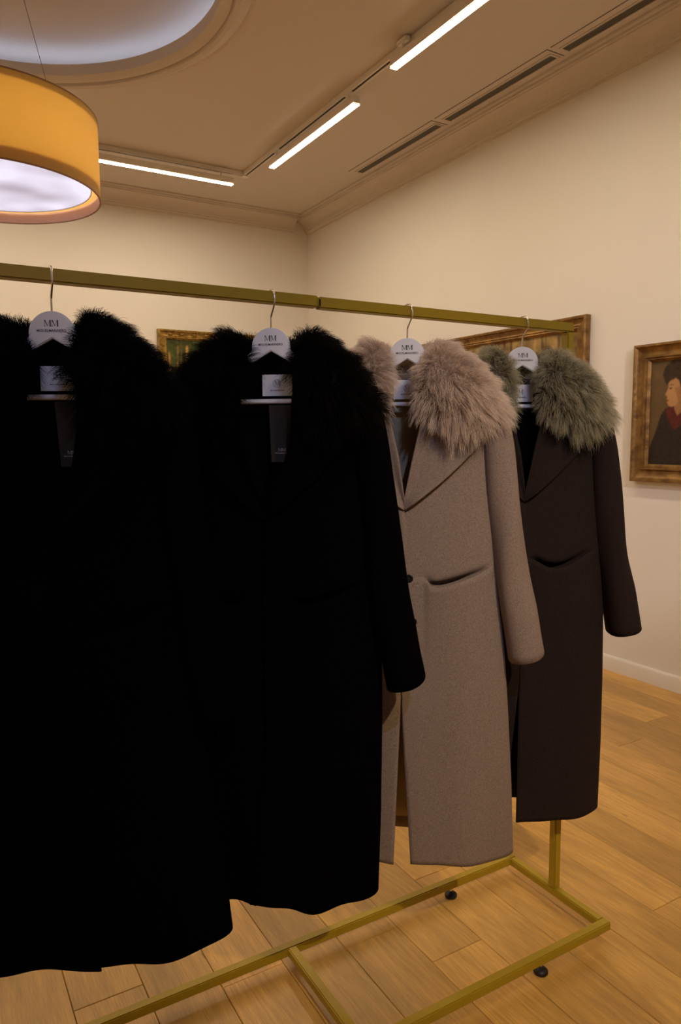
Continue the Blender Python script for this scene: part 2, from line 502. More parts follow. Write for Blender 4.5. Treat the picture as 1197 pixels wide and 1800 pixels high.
# ------------------------------------------------------------------ ceiling slot vents
def vent(y0, y1, label):
    t = empty('slot_vent', (3.365, (y0 + y1) / 2, ZC))
    L = (y1 - y0) / 2
    w = 0.030
    f = MB()
    f.box(-w - 0.012, -w, -L - 0.012, L + 0.012, -0.006, 0)
    f.box(w, w + 0.012, -L - 0.012, L + 0.012, -0.006, 0)
    f.box(-w, w, -L - 0.012, -L, -0.006, 0)
    f.box(-w, w, L, L + 0.012, -0.006, 0)
    f.build('frame', M['ceiling'], t)
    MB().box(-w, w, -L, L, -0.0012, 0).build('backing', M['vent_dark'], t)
    for k in range(4):
        xx = -w + (k + 0.5) * 2 * w / 4
        MB().box(xx - 0.0035, xx + 0.0035, -L, L, -0.005, -0.0012).build('slat', M['vent'], t)
    # the fine outline of the access panel beside the slot
    o = MB()
    o.box(-w - 0.062, -w - 0.056, -L - 0.03, L + 0.03, -0.002, 0)
    o.box(-w - 0.062, w + 0.02, -L - 0.036, -L - 0.030, -0.002, 0)
    o.build('panel_edge', M['vent'], t)
    tag(t, label, 'vent', 'slot vents in the ceiling')
vent(4.30, 5.36, 'narrow grey ceiling slot vent nearest the far corner of the room')
vent(3.22, 4.20, 'narrow grey ceiling slot vent, the middle one of the row')
vent(2.10, 3.13, 'narrow grey ceiling slot vent cut off by the top edge')

# ------------------------------------------------------------------ lighting track and linear lamps
TX, TY = 2.53, 5.84
def track(name, x0, x1, y0, y1, along, label):
    t = empty(name, ((x0 + x1) / 2, (y0 + y1) / 2, ZC))
    hx, hy = (x1 - x0) / 2, (y1 - y0) / 2
    b = MB()
    if along == 'y':
        b.box(-hx, -0.008, -hy, hy, -0.034, 0, 0.002); b.box(0.008, hx, -hy, hy, -0.034, 0, 0.002); b.box(-0.008, 0.008, -hy, hy, -0.012, 0)
    else:
        b.box(-hx, hx, -hy, -0.008, -0.034, 0, 0.002); b.box(-hx, hx, 0.008, hy, -0.034, 0, 0.002); b.box(-hx, hx, -0.008, 0.008, -0.012, 0)
    b.build('rail', M['fixture'], t)
    s = MB()
    if along == 'y': s.box(-0.008, 0.008, -hy + 0.12, hy - 0.02, -0.030, -0.012)
    else: s.box(-hx + 0.02, hx - 0.12, -0.008, 0.008, -0.030, -0.012)
    s.build('slot', M['slot'], t)
    tag(t, label, 'light track')
    return t
track('light_track', TX - 0.021, TX + 0.021, -1.7, TY - 0.022, 'y', 'white ceiling light track with black slot running beside the slot vents')
track('light_track', -1.6, TX + 0.021, TY - 0.021, TY + 0.021, 'x', 'white ceiling light track with black slot along the back wall')
# corner connector
tag(MB().box(TX - 0.028, TX + 0.028, TY - 0.028, TY + 0.028, ZC - 0.038, ZC - 0.0345, 0.0015).build('track_connector', M['fixture']), 'white corner connector joining the two ceiling light tracks', 'connector')

def track_lamp(cx, cy, length, along, label):
    """body 46 mm wide hung on two adapters, lit face below"""
    t = empty('linear_track_lamp', (cx, cy, 3.525))
    L, w = length / 2, 0.024
    MB().box(-w, w, -L, L, 0.001, 0.05, 0.003).build('housing', M['fixture'], t)
    MB().box(-w + 0.0015, w - 0.0015, -L + 0.0025, L - 0.0025, -0.002, 0.0012).build('diffuser', M['track_emit'], t)
    lip = MB()
    for sx in (-1, 1): lip.box(sx * w - 0.0015 * (1 + sx) / 2, sx * w + 0.0015 * (1 - sx) / 2, -L, L, -0.0035, 0.002)
    for sy in (-1, 1): lip.box(-w, w, sy * L - 0.002 * (1 + sy) / 2, sy * L + 0.002 * (1 - sy) / 2, -0.0035, 0.002)
    lip.build('lip', M['fixture'], t)
    for s in (-1, 1):
        yy = s * (L - 0.10)
        a = MB().box(-0.016, 0.016, yy - 0.045, yy + 0.045, 0.092, 0.116, 0.003).build('adapter', M['fixture'], t)
        MB().tube([(0, yy, 0.048), (0, yy, 0.094)], 0.007, 10).build('stem', M['fixture'], a)
    if along == 'x':
        t.rotation_euler = (0, 0, PI / 2)
    tag(t, label, 'lamp', 'linear track lamps')
track_lamp(TX, 4.69, 1.26, 'y', 'long white lit track lamp nearest the ceiling track corner, beside the slot vents')
track_lamp(TX - 0.05, 2.96, 1.26, 'y', 'long white lit track lamp cut off by the top of the picture')
track_lamp(1.78, TY - 0.02, 1.26, 'x', 'long lit track lamp on the back wall track, partly behind the amber pendant')
track_lamp(0.1, TY - 0.02, 1.26, 'x', 'long lit track lamp hidden behind the amber pendant on the back track')
TXL = 2 * DC[0] - TX
track('light_track', TXL - 0.021, TXL + 0.021, -1.7, TY - 0.022, 'y', 'white ceiling light track on the left side, unseen, added to carry more lamps')  # unseen left track, added to carry more lamps
track_lamp(TXL, 4.69, 1.26, 'y', 'long lit track lamp on the left track nearest the back wall, unseen, added for more light')  # this lamp and the four below are unseen, added to brighten the room
track_lamp(TXL, 2.96, 1.26, 'y', 'second long lit track lamp from the back wall on the left track, unseen, added for more light')
track_lamp(TX, 1.15, 1.26, 'y', 'long lit track lamp on the right track, level with the rack, unseen, added for more light')
track_lamp(TXL, 1.15, 1.26, 'y', 'long lit track lamp on the left track, level with the rack, unseen, added for more light')
track_lamp(-1.1, TY - 0.02, 0.86, 'x', 'short lit track lamp at the left end of the back track, unseen, added for more light')

def added_spot(px, py, target, watts, col, size, label):  # unseen spotlights added to light the coat fronts and the right wall
    t = empty('added_spotlight', (px, py, ZC))
    d = (Vector(target) - Vector((px, py, ZC - 0.19))).normalized()
    MB().box(-0.016, 0.016, -0.05, 0.05, -0.058, -0.034, 0.003).build('adapter', M['fixture'], t)
    MB().tube([(0, 0, -0.056), (0, 0, -0.15)], 0.007, 10).build('stem', M['fixture'], t)
    rot = d.to_track_quat('-Z', 'Y')
    can = MB().lathe([(0.001, 0.05), (0.036, 0.05), (0.042, 0.044), (0.042, -0.085), (0.038, -0.085), (0.036, -0.03), (0.001, -0.03)], n=32).build('housing', M['fixture'], t, True)
    can.location = (0, 0, -0.19); can.rotation_mode = 'QUATERNION'; can.rotation_quaternion = rot
    ld = bpy.data.lights.new('added_spot_light', 'SPOT'); ld.energy = watts; ld.color = col; ld.spot_size = math.radians(size); ld.spot_blend = 1.0; ld.shadow_soft_size = 0.034
    lo = bpy.data.objects.new('added_spot_light', ld); COL.objects.link(lo); lo.parent = can; lo.location = (0, 0, -0.09)
    tag(t, label, 'spotlight', 'added unseen spotlights')
track('light_track', TXL + 0.022, TX - 0.022, -1.721, -1.679, 'x', 'white ceiling light track behind the camera, unseen, added to carry the spotlights')  # unseen track, added as a mount for the spotlights
added_spot(-0.3, -1.70, (1.35, 1.5, 1.62), COOL_SPOT_W, COOL_SPOT_COL, 50, 'unseen cool spotlight added behind the camera to light the furs')
added_spot(0.5, -1.70, (1.28, 1.4, 0.74), WARM_SPOT_W, WARM_SPOT_COL, 32, 'unseen warm spotlight added behind the camera to light the beige coat')
added_spot(1.3, -1.70, (XR, 2.75, 1.15), WALL_SPOT_W, WALL_SPOT_COL, 44, 'unseen spotlight added behind the camera to brighten the wall by the portrait')

# ------------------------------------------------------------------ drum pendant
def pendant(DC, zt, label, gain=1.0):
    LR, LZ, LH = 0.495, 2.595, 0.36
    t = empty('drum_pendant_lamp', (DC[0], DC[1], LZ))
    mt, nt, N, L, b = new_mat('amber_shade_fabric')
    b.inputs['Base Color'].default_value = (0.78, 0.55, 0.20, 1)
    b.inputs['Roughness'].default_value = 0.8
    tr = N.new('ShaderNodeBsdfTranslucent'); tr.inputs[0].default_value = (0.86, 0.64, 0.25, 1)
    mx = N.new('ShaderNodeMixShader'); mx.inputs[0].default_value = 0.5
    L.new(b.outputs[0], mx.inputs[1]); L.new(tr.outputs[0], mx.inputs[2])
    L.new(mx.outputs[0], N['Material Output'].inputs['Surface'])
    tc = N.new('ShaderNodeTexCoord'); nz = N.new('ShaderNodeTexNoise'); nz.inputs['Scale'].default_value = 220
    L.new(tc.outputs['Object'], nz.inputs['Vector'])
    bp = N.new('ShaderNodeBump'); bp.inputs['Strength'].default_value = 0.1; L.new(nz.outputs['Fac'], bp.inputs['Height']); L.new(bp.outputs[0], b.inputs['Normal'])
    MB().lathe([(LR, 0), (LR, LH), (LR - 0.003, LH), (LR - 0.003, 0)], n=128, closed=True).build('shade', mt, t, False)
    auto_smooth(t.children[0], 40)
    for z in (0.0, LH):
        rg = MB().lathe([(LR + 0.0015, z - 0.003), (LR + 0.0015, z + 0.003), (LR - 0.0045, z + 0.003), (LR - 0.0045, z - 0.003)], n=128, closed=True)
        auto_smooth(rg.build('rim', simple('amber_rim', (0.30, 0.16, 0.08), 0.7, noise=0.05), t), 40)
    pink = simple('blush_liner', (0.85, 0.60, 0.48), 0.7, noise=0.03, nscale=8)
    pn, pl = pink.node_tree.nodes, pink.node_tree.links
    ptr = pn.new('ShaderNodeBsdfTranslucent'); ptr.inputs[0].default_value = (0.92, 0.68, 0.52, 1)
    pmx = pn.new('ShaderNodeMixShader'); pmx.inputs[0].default_value = 0.5
    pl.new(pn['Principled BSDF'].outputs[0], pmx.inputs[1]); pl.new(ptr.outputs[0], pmx.inputs[2]); pl.new(pmx.outputs[0], pn['Material Output'].inputs['Surface'])
    auto_smooth(MB().lathe([(LR - 0.004, 0.0), (LR - 0.004, 0.052), (LR - 0.006, 0.052), (LR - 0.006, 0.0)], n=128, closed=True).build('liner', pink, t), 40)
    # diffuser: stretched fabric, lit from the lamps inside
    md, nt, N, L, b = new_mat('lit_diffuser')
    tc = N.new('ShaderNodeTexCoord')
    mp = N.new('ShaderNodeMapping'); mp.inputs['Scale'].default_value = (3.2, 3.2, 1)
    L.new(tc.outputs['Object'], mp.inputs[0])
    nz = N.new('ShaderNodeTexNoise'); nz.inputs['Scale'].default_value = 1.0; nz.inputs['Detail'].default_value = 1
    L.new(mp.outputs[0], nz.inputs['Vector'])
    mr = N.new('ShaderNodeMapRange'); mr.inputs['From Min'].default_value = 0.35; mr.inputs['From Max'].default_value = 0.65
    mr.inputs['To Min'].default_value = LAMP_DIFF_STRENGTH * 0.72 * gain; mr.inputs['To Max'].default_value = LAMP_DIFF_STRENGTH * 1.3 * gain
    L.new(nz.outputs['Fac'], mr.inputs['Value'])
    mc = N.new('ShaderNodeMix'); mc.data_type = 'RGBA'
    mc.inputs['A'].default_value = (0.92, 0.72, 0.80, 1); mc.inputs['B'].default_value = (0.82, 0.82, 1.0, 1)
    L.new(nz.outputs['Fac'], mc.inputs['Factor'])
    e = N.new('ShaderNodeEmission'); L.new(mc.outputs['Result'], e.inputs[0]); L.new(mr.outputs[0], e.inputs[1])
    L.new(e.outputs[0], N['Material Output'].inputs['Surface'])
    MB().lathe([(0.0005, 0.050), (LR - 0.045, 0.050), (LR - 0.045, 0.056), (0.0005, 0.056)], n=96).build('diffuser', md, t)
    auto_smooth(MB().lathe([(LR - 0.044, 0.046), (LR - 0.044, 0.060), (LR - 0.040, 0.060), (LR - 0.040, 0.046)], n=96, closed=True).build('diffuser_rim', M['fixture'], t), 40)
    # three thin suspension wires to a ceiling rose
    dome = zt - LZ
    for k in range(3):
        a = math.radians(2 + 120 * k)
        MB().tube([(0.33 * math.cos(a), 0.33 * math.sin(a), LH - 0.02), (0.12 * math.cos(a), 0.12 * math.sin(a), dome - 0.02)], 0.0016, 6).build('suspension_wire', simple('steel_wire', (0.25, 0.24, 0.24), 0.4, 0.6, noise=0.05), t)
        MB().tube([(0.33 * math.cos(a), 0.33 * math.sin(a), LH - 0.02), ((LR - 0.004) * math.cos(a), (LR - 0.004) * math.sin(a), LH - 0.02)], 0.003, 6).build('spider_arm', M['fixture'], t)
    MB().lathe([(0.001, dome - 0.03), (0.13, dome - 0.03), (0.14, dome - 0.02), (0.14, dome), (0.001, dome)], n=40).build('ceiling_rose', M['fixture'], t)
    MB().lathe([(0.318, LH - 0.023), (0.342, LH - 0.023), (0.342, LH - 0.017), (0.318, LH - 0.017)], n=64, closed=True).build('spider_ring', M['fixture'], t)
    MB().lathe([(0.001, LH - 0.030), (LR - 0.006, LH - 0.030), (LR - 0.006, LH - 0.026), (0.001, LH - 0.026)], n=96).build('added_light_cap', M['fixture'], t)  # unseen opaque plate, added to block light going up from the drum
    # lamps inside the drum
    for k in range(3):
        a = math.radians(60 + 120 * k)
        ld = bpy.data.lights.new('bulb_light', 'POINT'); ld.energy = LAMP_INNER_W / 3; ld.color = (1.0, 0.9, 0.76); ld.shadow_soft_size = 0.04
        lo = bpy.data.objects.new('bulb_light', ld); COL.objects.link(lo); lo.parent = t
        lo.location = (0.2 * math.cos(a), 0.2 * math.sin(a), 0.19)
    tag(t, label, 'pendant lamp', 'amber drum pendants')
pendant(DC, zt, 'large amber fabric drum pendant with glowing cool white underside, below the round ceiling recess')
pendant((1.3, -1.3), ZC, 'unseen amber fabric drum pendant added behind the camera to light the coat fronts')  # unseen second pendant, added to light the coat fronts

# ------------------------------------------------------------------ garment rack
ZR = 0.058                         # top of the base rails
RY0, RY1, RX1, RXC = 1.279, 1.686, 1.643, 0.8125
RX0 = 2 * RXC - RX1
YBAR = (RY0 + RY1) / 2
TB = 0.026                         # square tube
BT = 1.7645                        # top of the bar
def rack():
    t = empty('garment_rack', ((RX0 + RX1) / 2, YBAR, 0))
    ox, oy = (RX0 + RX1) / 2, YBAR
    def part(name, x0, x1, y0, y1, z0, z1, mat='olive', c=0.003):
        return auto_smooth(MB().box(x0 - ox, x1 - ox, y0 - oy, y1 - oy, z0, z1, c).build(name, M[mat], t), 40)
    e = 0.0003
    for y0 in (RY0, RY1 - TB):
        part('base_rail', RX0, RX1, y0, y0 + TB, ZR - TB, ZR)
    for x0 in (RX0, RXC - TB / 2, RX1 - TB):
        part('cross_rail', x0 + e, x0 + TB - e, RY0 + TB - 0.002, RY1 - TB + 0.002, ZR - TB + e, ZR - e)
    for x0 in (RX0, RX1 - TB):
        part('post', x0, x0 + TB, YBAR - TB / 2, YBAR + TB / 2, ZR - 0.001, BT - TB + 0.001)
    part('top_bar', RX0, RXC - 0.0015, YBAR - TB / 2, YBAR + TB / 2, BT - TB + 0.0015, BT + 0.0015)
    part('top_bar', RXC + 0.0015, RX1, YBAR - TB / 2, YBAR + TB / 2, BT - TB, BT)
    part('joint_sleeve', RXC - 0.02, RXC + 0.02, YBAR - TB / 2 + 0.003, YBAR + TB / 2 - 0.003, BT - TB + 0.003, BT - 0.003)
    for y in (RY0 + TB / 2, RY1 - TB / 2):
        for x in (RX0 + 0.26, RX1 - 0.265):
            f = MB().lathe([(0.001, 0), (0.017, 0), (0.0195, 0.004), (0.0195, 0.009), (0.015, 0.0135), (0.008, 0.016), (0.001, 0.016)], x - ox, y - oy, 20).build('levelling_foot', M['rubber'], t, True)
            MB().tube([(x - ox, y - oy, 0.014), (x - ox, y - oy, ZR - TB + 0.002)], 0.0042, 10).build('screw', M['chrome'], f)
    tag(t, 'olive gold square tube garment rack carrying four fur collared coats', 'garment rack')
rack()

# ------------------------------------------------------------------ framed paintings
def frame_rails(t, W, H, prof, mat):
    """moulding mitred round a rectangle W x H in local (x right, z up), facing -y; prof = (distance in from the outer edge, height off the wall)"""
    cs = [(-W / 2, -H / 2), (W / 2, -H / 2), (W / 2, H / 2), (-W / 2, H / 2)]
    ins = [(1, 1), (-1, 1), (-1, -1), (1, -1)]
    for k in range(4):
        a, b = k, (k + 1) % 4
        vs, fs = [], []
        for c in (a, b):
            for (d, hgt) in prof:
                vs.append((cs[c][0] + ins[c][0] * d, -hgt, cs[c][1] + ins[c][1] * d))
        n = len(prof)
        fs = [(i, (i + 1) % n, n + (i + 1) % n, n + i) for i in range(n)] + [tuple(range(n)), tuple(range(n, 2 * n))]
        auto_smooth(fix_normals(mesh_obj('frame_rail', vs, fs, mat, t)), 28)

def canvas(t, W, H, fn, res, depth):
    nx, nz = max(2, int(W / res)), max(2, int(H / res))
    xs, zs = np.linspace(-W / 2, W / 2, nx), np.linspace(-H / 2, H / 2, nz)
    X, Z = np.meshgrid(xs, zs)
    vs = [(x_, -depth, z_) for x_, z_ in zip(X.ravel(), Z.ravel())]
    fs = [(j * nx + i, j * nx + i + 1, (j + 1) * nx + i + 1, (j + 1) * nx + i) for j in range(nz - 1) for i in range(nx - 1)]
    o = mesh_obj('canvas', vs, fs, M['oil'], t)
    colr = fn(X, Z)
    # soften like brushed paint
    for _ in range(2):
        p = np.pad(colr, ((1, 1), (1, 1), (0, 0)), mode='edge')
        colr = (p[:-2, 1:-1] + p[2:, 1:-1] + p[1:-1, :-2] + p[1:-1, 2:] + 2 * p[1:-1, 1:-1]) / 6
    at = o.data.color_attributes.new('paint', 'FLOAT_COLOR', 'POINT')
    buf = np.ones((nx * nz, 4), np.float32)
    buf[:, :3] = colr.reshape(-1, 3)
    at.data.foreach_set('color', buf.ravel())
    return o

def inpoly(X, Z, poly):
    ins = np.zeros(X.shape, bool)
    n = len(poly)
    for i in range(n):
        x0, z0 = poly[i]; x1, z1 = poly[(i + 1) % n]
        cond = ((z0 > Z) != (z1 > Z))
        xi = (x1 - x0) * (Z - z0) / (z1 - z0 + 1e-12) + x0
        ins ^= cond & (X < xi)
    return ins

def L3(r_, g_, b_): return np.array(lin(r_, g_, b_)[:3])

def smooth_noise(shape, sx, sz, seed):
    g = np.random.default_rng(seed)
    a = g.normal(size=(shape[0] // sz + 3, shape[1] // sx + 3))
    zi, xi = np.arange(shape[0]) / sz, np.arange(shape[1]) / sx
    z0, x0 = zi.astype(int), xi.astype(int)
    fz, fx = (zi - z0)[:, None], (xi - x0)[None, :]
    return (a[np.ix_(z0, x0)] * (1 - fz) * (1 - fx) + a[np.ix_(z0 + 1, x0)] * fz * (1 - fx) + a[np.ix_(z0, x0 + 1)] * (1 - fz) * fx + a[np.ix_(z0 + 1, x0 + 1)] * fz * fx)

def forest(top, trunk_cols, seed, dens, ground):
    def fn(X, Z):
        H = Z.max() - Z.min(); v = (Z - Z.min()) / H
        n1 = smooth_noise(X.shape, 9, 6, seed)[..., None]; n2 = smooth_noise(X.shape, 3, 3, seed + 1)[..., None]
        c = top * np.ones(X.shape + (1,)) * (1 + 0.35 * n1 + 0.2 * n2)
        mid = np.clip((0.62 - v) / 0.25, 0, 1)[..., None]
        c = c * (1 - mid) + (0.6 * top + 0.4 * ground) * (1 + 0.25 * n2) * mid
        g = np.clip((0.34 - v) / 0.08, 0, 1)[..., None]
        c = c * (1 - g) + ground * (1 + 0.25 * n1) * g
        rr = random.Random(seed)
        W = X.max() - X.min()
        for k in range(dens):
            x0 = X.min() + W * (k + rr.uniform(0.1, 0.9)) / dens
            wd = rr.uniform(0.005, 0.016); base = rr.uniform(0.12, 0.40); tp = rr.uniform(0.6, 1.1); lean = rr.uniform(-0.03, 0.03)
            msk = (np.abs(X - x0 - lean * (v - base)) < wd * (1.1 - 0.5 * v)) & (v > base) & (v < tp)
            cc = np.array(trunk_cols[k % len(trunk_cols)])
            c[msk] = cc * (1 + 0.25 * n2[msk])
        return np.clip(c, 0.002, 1)
    return fn

prof_land = [(0, 0), (0, 0.040), (0.008, 0.048), (0.018, 0.046), (0.022, 0.036), (0.034, 0.030), (0.050, 0.028), (0.060, 0.033), (0.066, 0.028), (0.074, 0.030), (0.080, 0.022), (0.088, 0.016), (0.088, 0.008), (0, 0.0)]
# on the back wall
W1, H1 = 1.18, 0.92
t1 = empty('framed_painting', (2.02 + W1 / 2, YB - 0.002, 2.452 - H1 / 2))
frame_rails(t1, W1, H1, prof_land, M['gilt_carved'])
canvas(t1, W1 - 0.16, H1 - 0.16, forest(L3(66, 76, 30), [L3(190, 140, 80), L3(150, 110, 70), L3(120, 85, 50)], 11, 16, L3(150, 115, 65)), 0.006, 0.010)
for k in range(9):      # carved leaf bosses along the top and left rails
    cx = -W1 / 2 + 0.12 + k * (W1 - 0.24) / 8
    b = MB().lathe([(0.001, 0.016), (0.012, 0.012), (0.020, 0.004), (0.022, 0.0)], n=10).build('carved_boss', M['gilt_carved'], t1, True)
    b.rotation_euler = (PI / 2, 0, 0); b.location = (cx, -0.030, H1 / 2 - 0.042); b.scale = (1.2, 0.7, 1)
tag(t1, 'gilt framed woodland painting on the back wall above the black furs', 'painting')
# large landscape on the right wall (faces -x)
Y0, Y1 = 3.12, 4.80
W2, H2 = Y1 - Y0, 1.02
t2 = empty('framed_painting', (XR - 0.002, (Y0 + Y1) / 2, 2.178 - H2 / 2), -PI / 2)
frame_rails(t2, W2, H2, prof_land, M['gilt'])
canvas(t2, W2 - 0.16, H2 - 0.16, forest(L3(135, 112, 66), [L3(60, 45, 28), L3(190, 150, 95), L3(90, 66, 40)], 23, 26, L3(120, 95, 50)), 0.007, 0.010)
tag(t2, 'wide gilt framed landscape painting behind the end of the rack', 'painting')
# portrait at the right edge of the picture
prof_port = [(0, 0), (0, 0.038), (0.006, 0.046), (0.014, 0.046), (0.020, 0.036), (0.028, 0.030), (0.045, 0.024), (0.062, 0.026), (0.070, 0.034), (0.076, 0.034), (0.080, 0.026), (0.088, 0.026), (0.094, 0.018), (0.100, 0.012), (0.100, 0.006), (0, 0.0)]
PY1, PZ0, PZ1 = 2.772, 1.176, 1.949
PW_, PH_ = 0.66, PZ1 - PZ0
t3 = empty('framed_painting', (XR - 0.002, PY1 - PW_ / 2, (PZ0 + PZ1) / 2), -PI / 2)
frame_rails(t3, PW_, PH_, prof_port, M['gilt'])
pcy, pcz = PY1 - PW_ / 2, (PZ0 + PZ1) / 2
def portrait(X, Z):
    # wall coordinates: Y grows to the left in view
    P = lambda pts: [(pcy - y_, z_ - pcz) for (y_, z_) in pts]
    n1 = smooth_noise(X.shape, 14, 14, 5)[..., None]; n2 = smooth_noise(X.shape, 3, 4, 6)[..., None]
    c = L3(98, 78, 48) * np.ones(X.shape + (1,)) * (1 + 0.12 * n1 + 0.05 * n2)
    dress = P([(2.68, 1.20), (2.672, 1.36), (2.632, 1.462), (2.604, 1.552), (2.575, 1.588), (2.549, 1.598), (2.50, 1.58), (2.44, 1.60), (2.33, 1.56), (2.25, 1.46), (2.2, 1.2)])
    k = inpoly(X, Z, dress); c[k] = L3(40, 31, 26) * (1 + 0.2 * n2[k])
    red = P([(2.572, 1.585), (2.569, 1.546), (2.545, 1.50), (2.514, 1.468), (2.47, 1.50), (2.44, 1.56), (2.45, 1.61), (2.53, 1.60)])
    k = inpoly(X, Z, red); c[k] = L3(84, 30, 24) * (1 + 0.2 * n2[k])
    neck = P([(2.53, 1.615), (2.522, 1.585), (2.503, 1.545), (2.475, 1.57), (2.452, 1.62), (2.46, 1.68), (2.50, 1.66)])
    k = inpoly(X, Z, neck); c[k] = L3(150, 108, 70) * (1 + 0.06 * n2[k])
    face = P([(2.566, 1.728), (2.563, 1.700), (2.571, 1.682), (2.582, 1.664), (2.570, 1.655), (2.569, 1.645), (2.571, 1.637), (2.566, 1.630), (2.569, 1.622), (2.560, 1.604), (2.545, 1.595), (2.518, 1.600), (2.475, 1.64), (2.465, 1.71), (2.50, 1.76)])
    k = inpoly(X, Z, face); c[k] = L3(178, 132, 88) * (1 + 0.06 * n1[k])
    sh = P([(2.525, 1.70), (2.51, 1.66), (2.50, 1.62), (2.518, 1.600), (2.475, 1.64), (2.465, 1.71)])
    k = inpoly(X, Z, sh); c[k] = L3(156, 110, 72)
    for eye in ([(2.557, 1.698), (2.549, 1.702), (2.538, 1.699), (2.545, 1.692), (2.555, 1.692)],):
        k = inpoly(X, Z, P(eye)); c[k] = L3(52, 36, 24)
    k = inpoly(X, Z, P([(2.562, 1.714), (2.55, 1.720), (2.53, 1.716), (2.53, 1.712), (2.55, 1.715)])); c[k] = L3(80, 54, 34)
    k = inpoly(X, Z, P([(2.571, 1.637), (2.556, 1.633), (2.557, 1.627), (2.569, 1.623)])); c[k] = L3(140, 62, 48)
    hair = P([(2.567, 1.712), (2.585, 1.735), (2.600, 1.770), (2.594, 1.800), (2.575, 1.828), (2.545, 1.852), (2.50, 1.868), (2.44, 1.862), (2.40, 1.82), (2.39, 1.75), (2.42, 1.69), (2.455, 1.665), (2.478, 1.665), (2.488, 1.70), (2.498, 1.735), (2.520, 1.752), (2.545, 1.748), (2.560, 1.732)])
    k = inpoly(X, Z, hair); c[k] = L3(56, 40, 28) * (1 + 0.25 * n2[k])
    k = inpoly(X, Z, P([(2.50, 1.688), (2.488, 1.69), (2.485, 1.665), (2.495, 1.655)])); c[k] = L3(150, 100, 66)
    return np.clip(c, 0.002, 1)
canvas(t3, PW_ - 0.185, PH_ - 0.185, portrait, 0.003, 0.008)
tag(t3, 'gilt framed portrait of a dark haired person in profile with red collar', 'painting')

# ------------------------------------------------------------------ lettering
_txt = {}
def text_mesh(s):
    if s in _txt: return _txt[s]
    cu = bpy.data.curves.new('t', 'FONT'); cu.body = s; cu.size = 1.0; cu.align_x = 'CENTER'; cu.align_y = 'CENTER'; cu.resolution_u = 2; cu.offset = 0.012
    o = bpy.data.objects.new('t', cu); COL.objects.link(o)
    dg = bpy.context.evaluated_depsgraph_get()
    me = bpy.data.meshes.new_from_object(o.evaluated_get(dg))
    v = np.array([x_.co[:] for x_ in me.vertices]); f = [tuple(p.vertices) for p in me.polygons]
    bpy.data.objects.remove(o); bpy.data.curves.remove(cu); bpy.data.meshes.remove(me)
    v[:, 0] -= (v[:, 0].max() + v[:, 0].min()) / 2; v[:, 1] -= (v[:, 1].max() + v[:, 1].min()) / 2
    _txt[s] = (v, f)
    return _txt[s]

def emblem_M(mb, cx, cz, w, h, y):
    """an M of two heavy stems, hairline diagonals and small serifs"""
    def q(pts): mb.add([(cx + a * w, y, cz + b * h) for a, b in pts], [tuple(range(len(pts)))])
    for s in (-1, 1):
        q([(s * 0.50 - 0.03, -0.5), (s * 0.50 + 0.03, -0.5), (s * 0.50 + 0.03, 0.5), (s * 0.50 - 0.03, 0.5)] if s < 0 else [(0.36, -0.5), (0.56, -0.5), (0.56, 0.5), (0.36, 0.5)])
        q([(s * 0.46 - 0.14, -0.5), (s * 0.46 + 0.14, -0.5), (s * 0.46 + 0.14, -0.45), (s * 0.46 - 0.14, -0.45)])
        q([(s * 0.46 - 0.14, 0.45), (s * 0.46 + 0.14, 0.45), (s * 0.46 + 0.14, 0.5), (s * 0.46 - 0.14, 0.5)])
    q([(-0.52, 0.5), (-0.34, 0.5), (0.03, -0.42), (-0.06, -0.42)])
    q([(0.36, 0.5), (0.42, 0.5), (0.02, -0.42), (-0.04, -0.42)])

def text_on(mb, s, cx, cz, width, y, hscale=1.0):
    v, f = text_mesh(s)
    k = width / (v[:, 0].max() - v[:, 0].min())
    mb.add([(cx + a * k, y, cz + b * k * hscale) for a, b in v[:, :2]], f)

# ------------------------------------------------------------------ hangers and coats (local frame: x to the viewer's right, y away from the viewer, z up)
S = 1.031                                            # measured -> world size about the camera height
def zm(z): return 1.45 + (z - 1.45) * S
def P3(x, y, z): return (x * S, y * S, zm(z))

def catmull(pts, n):
    pts = np.asarray(pts, float)
    P = np.vstack([2 * pts[0] - pts[1], pts, 2 * pts[-1] - pts[-2]])
    out = []
    m_ = len(pts) - 1
    for t in np.linspace(0, m_, n):
        i = min(int(t), m_ - 1); u = t - i
        a, b, c, d = P[i], P[i + 1], P[i + 2], P[i + 3]
        out.append(0.5 * ((2 * b) + (-a + c) * u + (2 * a - 5 * b + 4 * c - d) * u ** 2 + (-a + 3 * b - 3 * c + d) * u ** 3))
    return np.array(out)

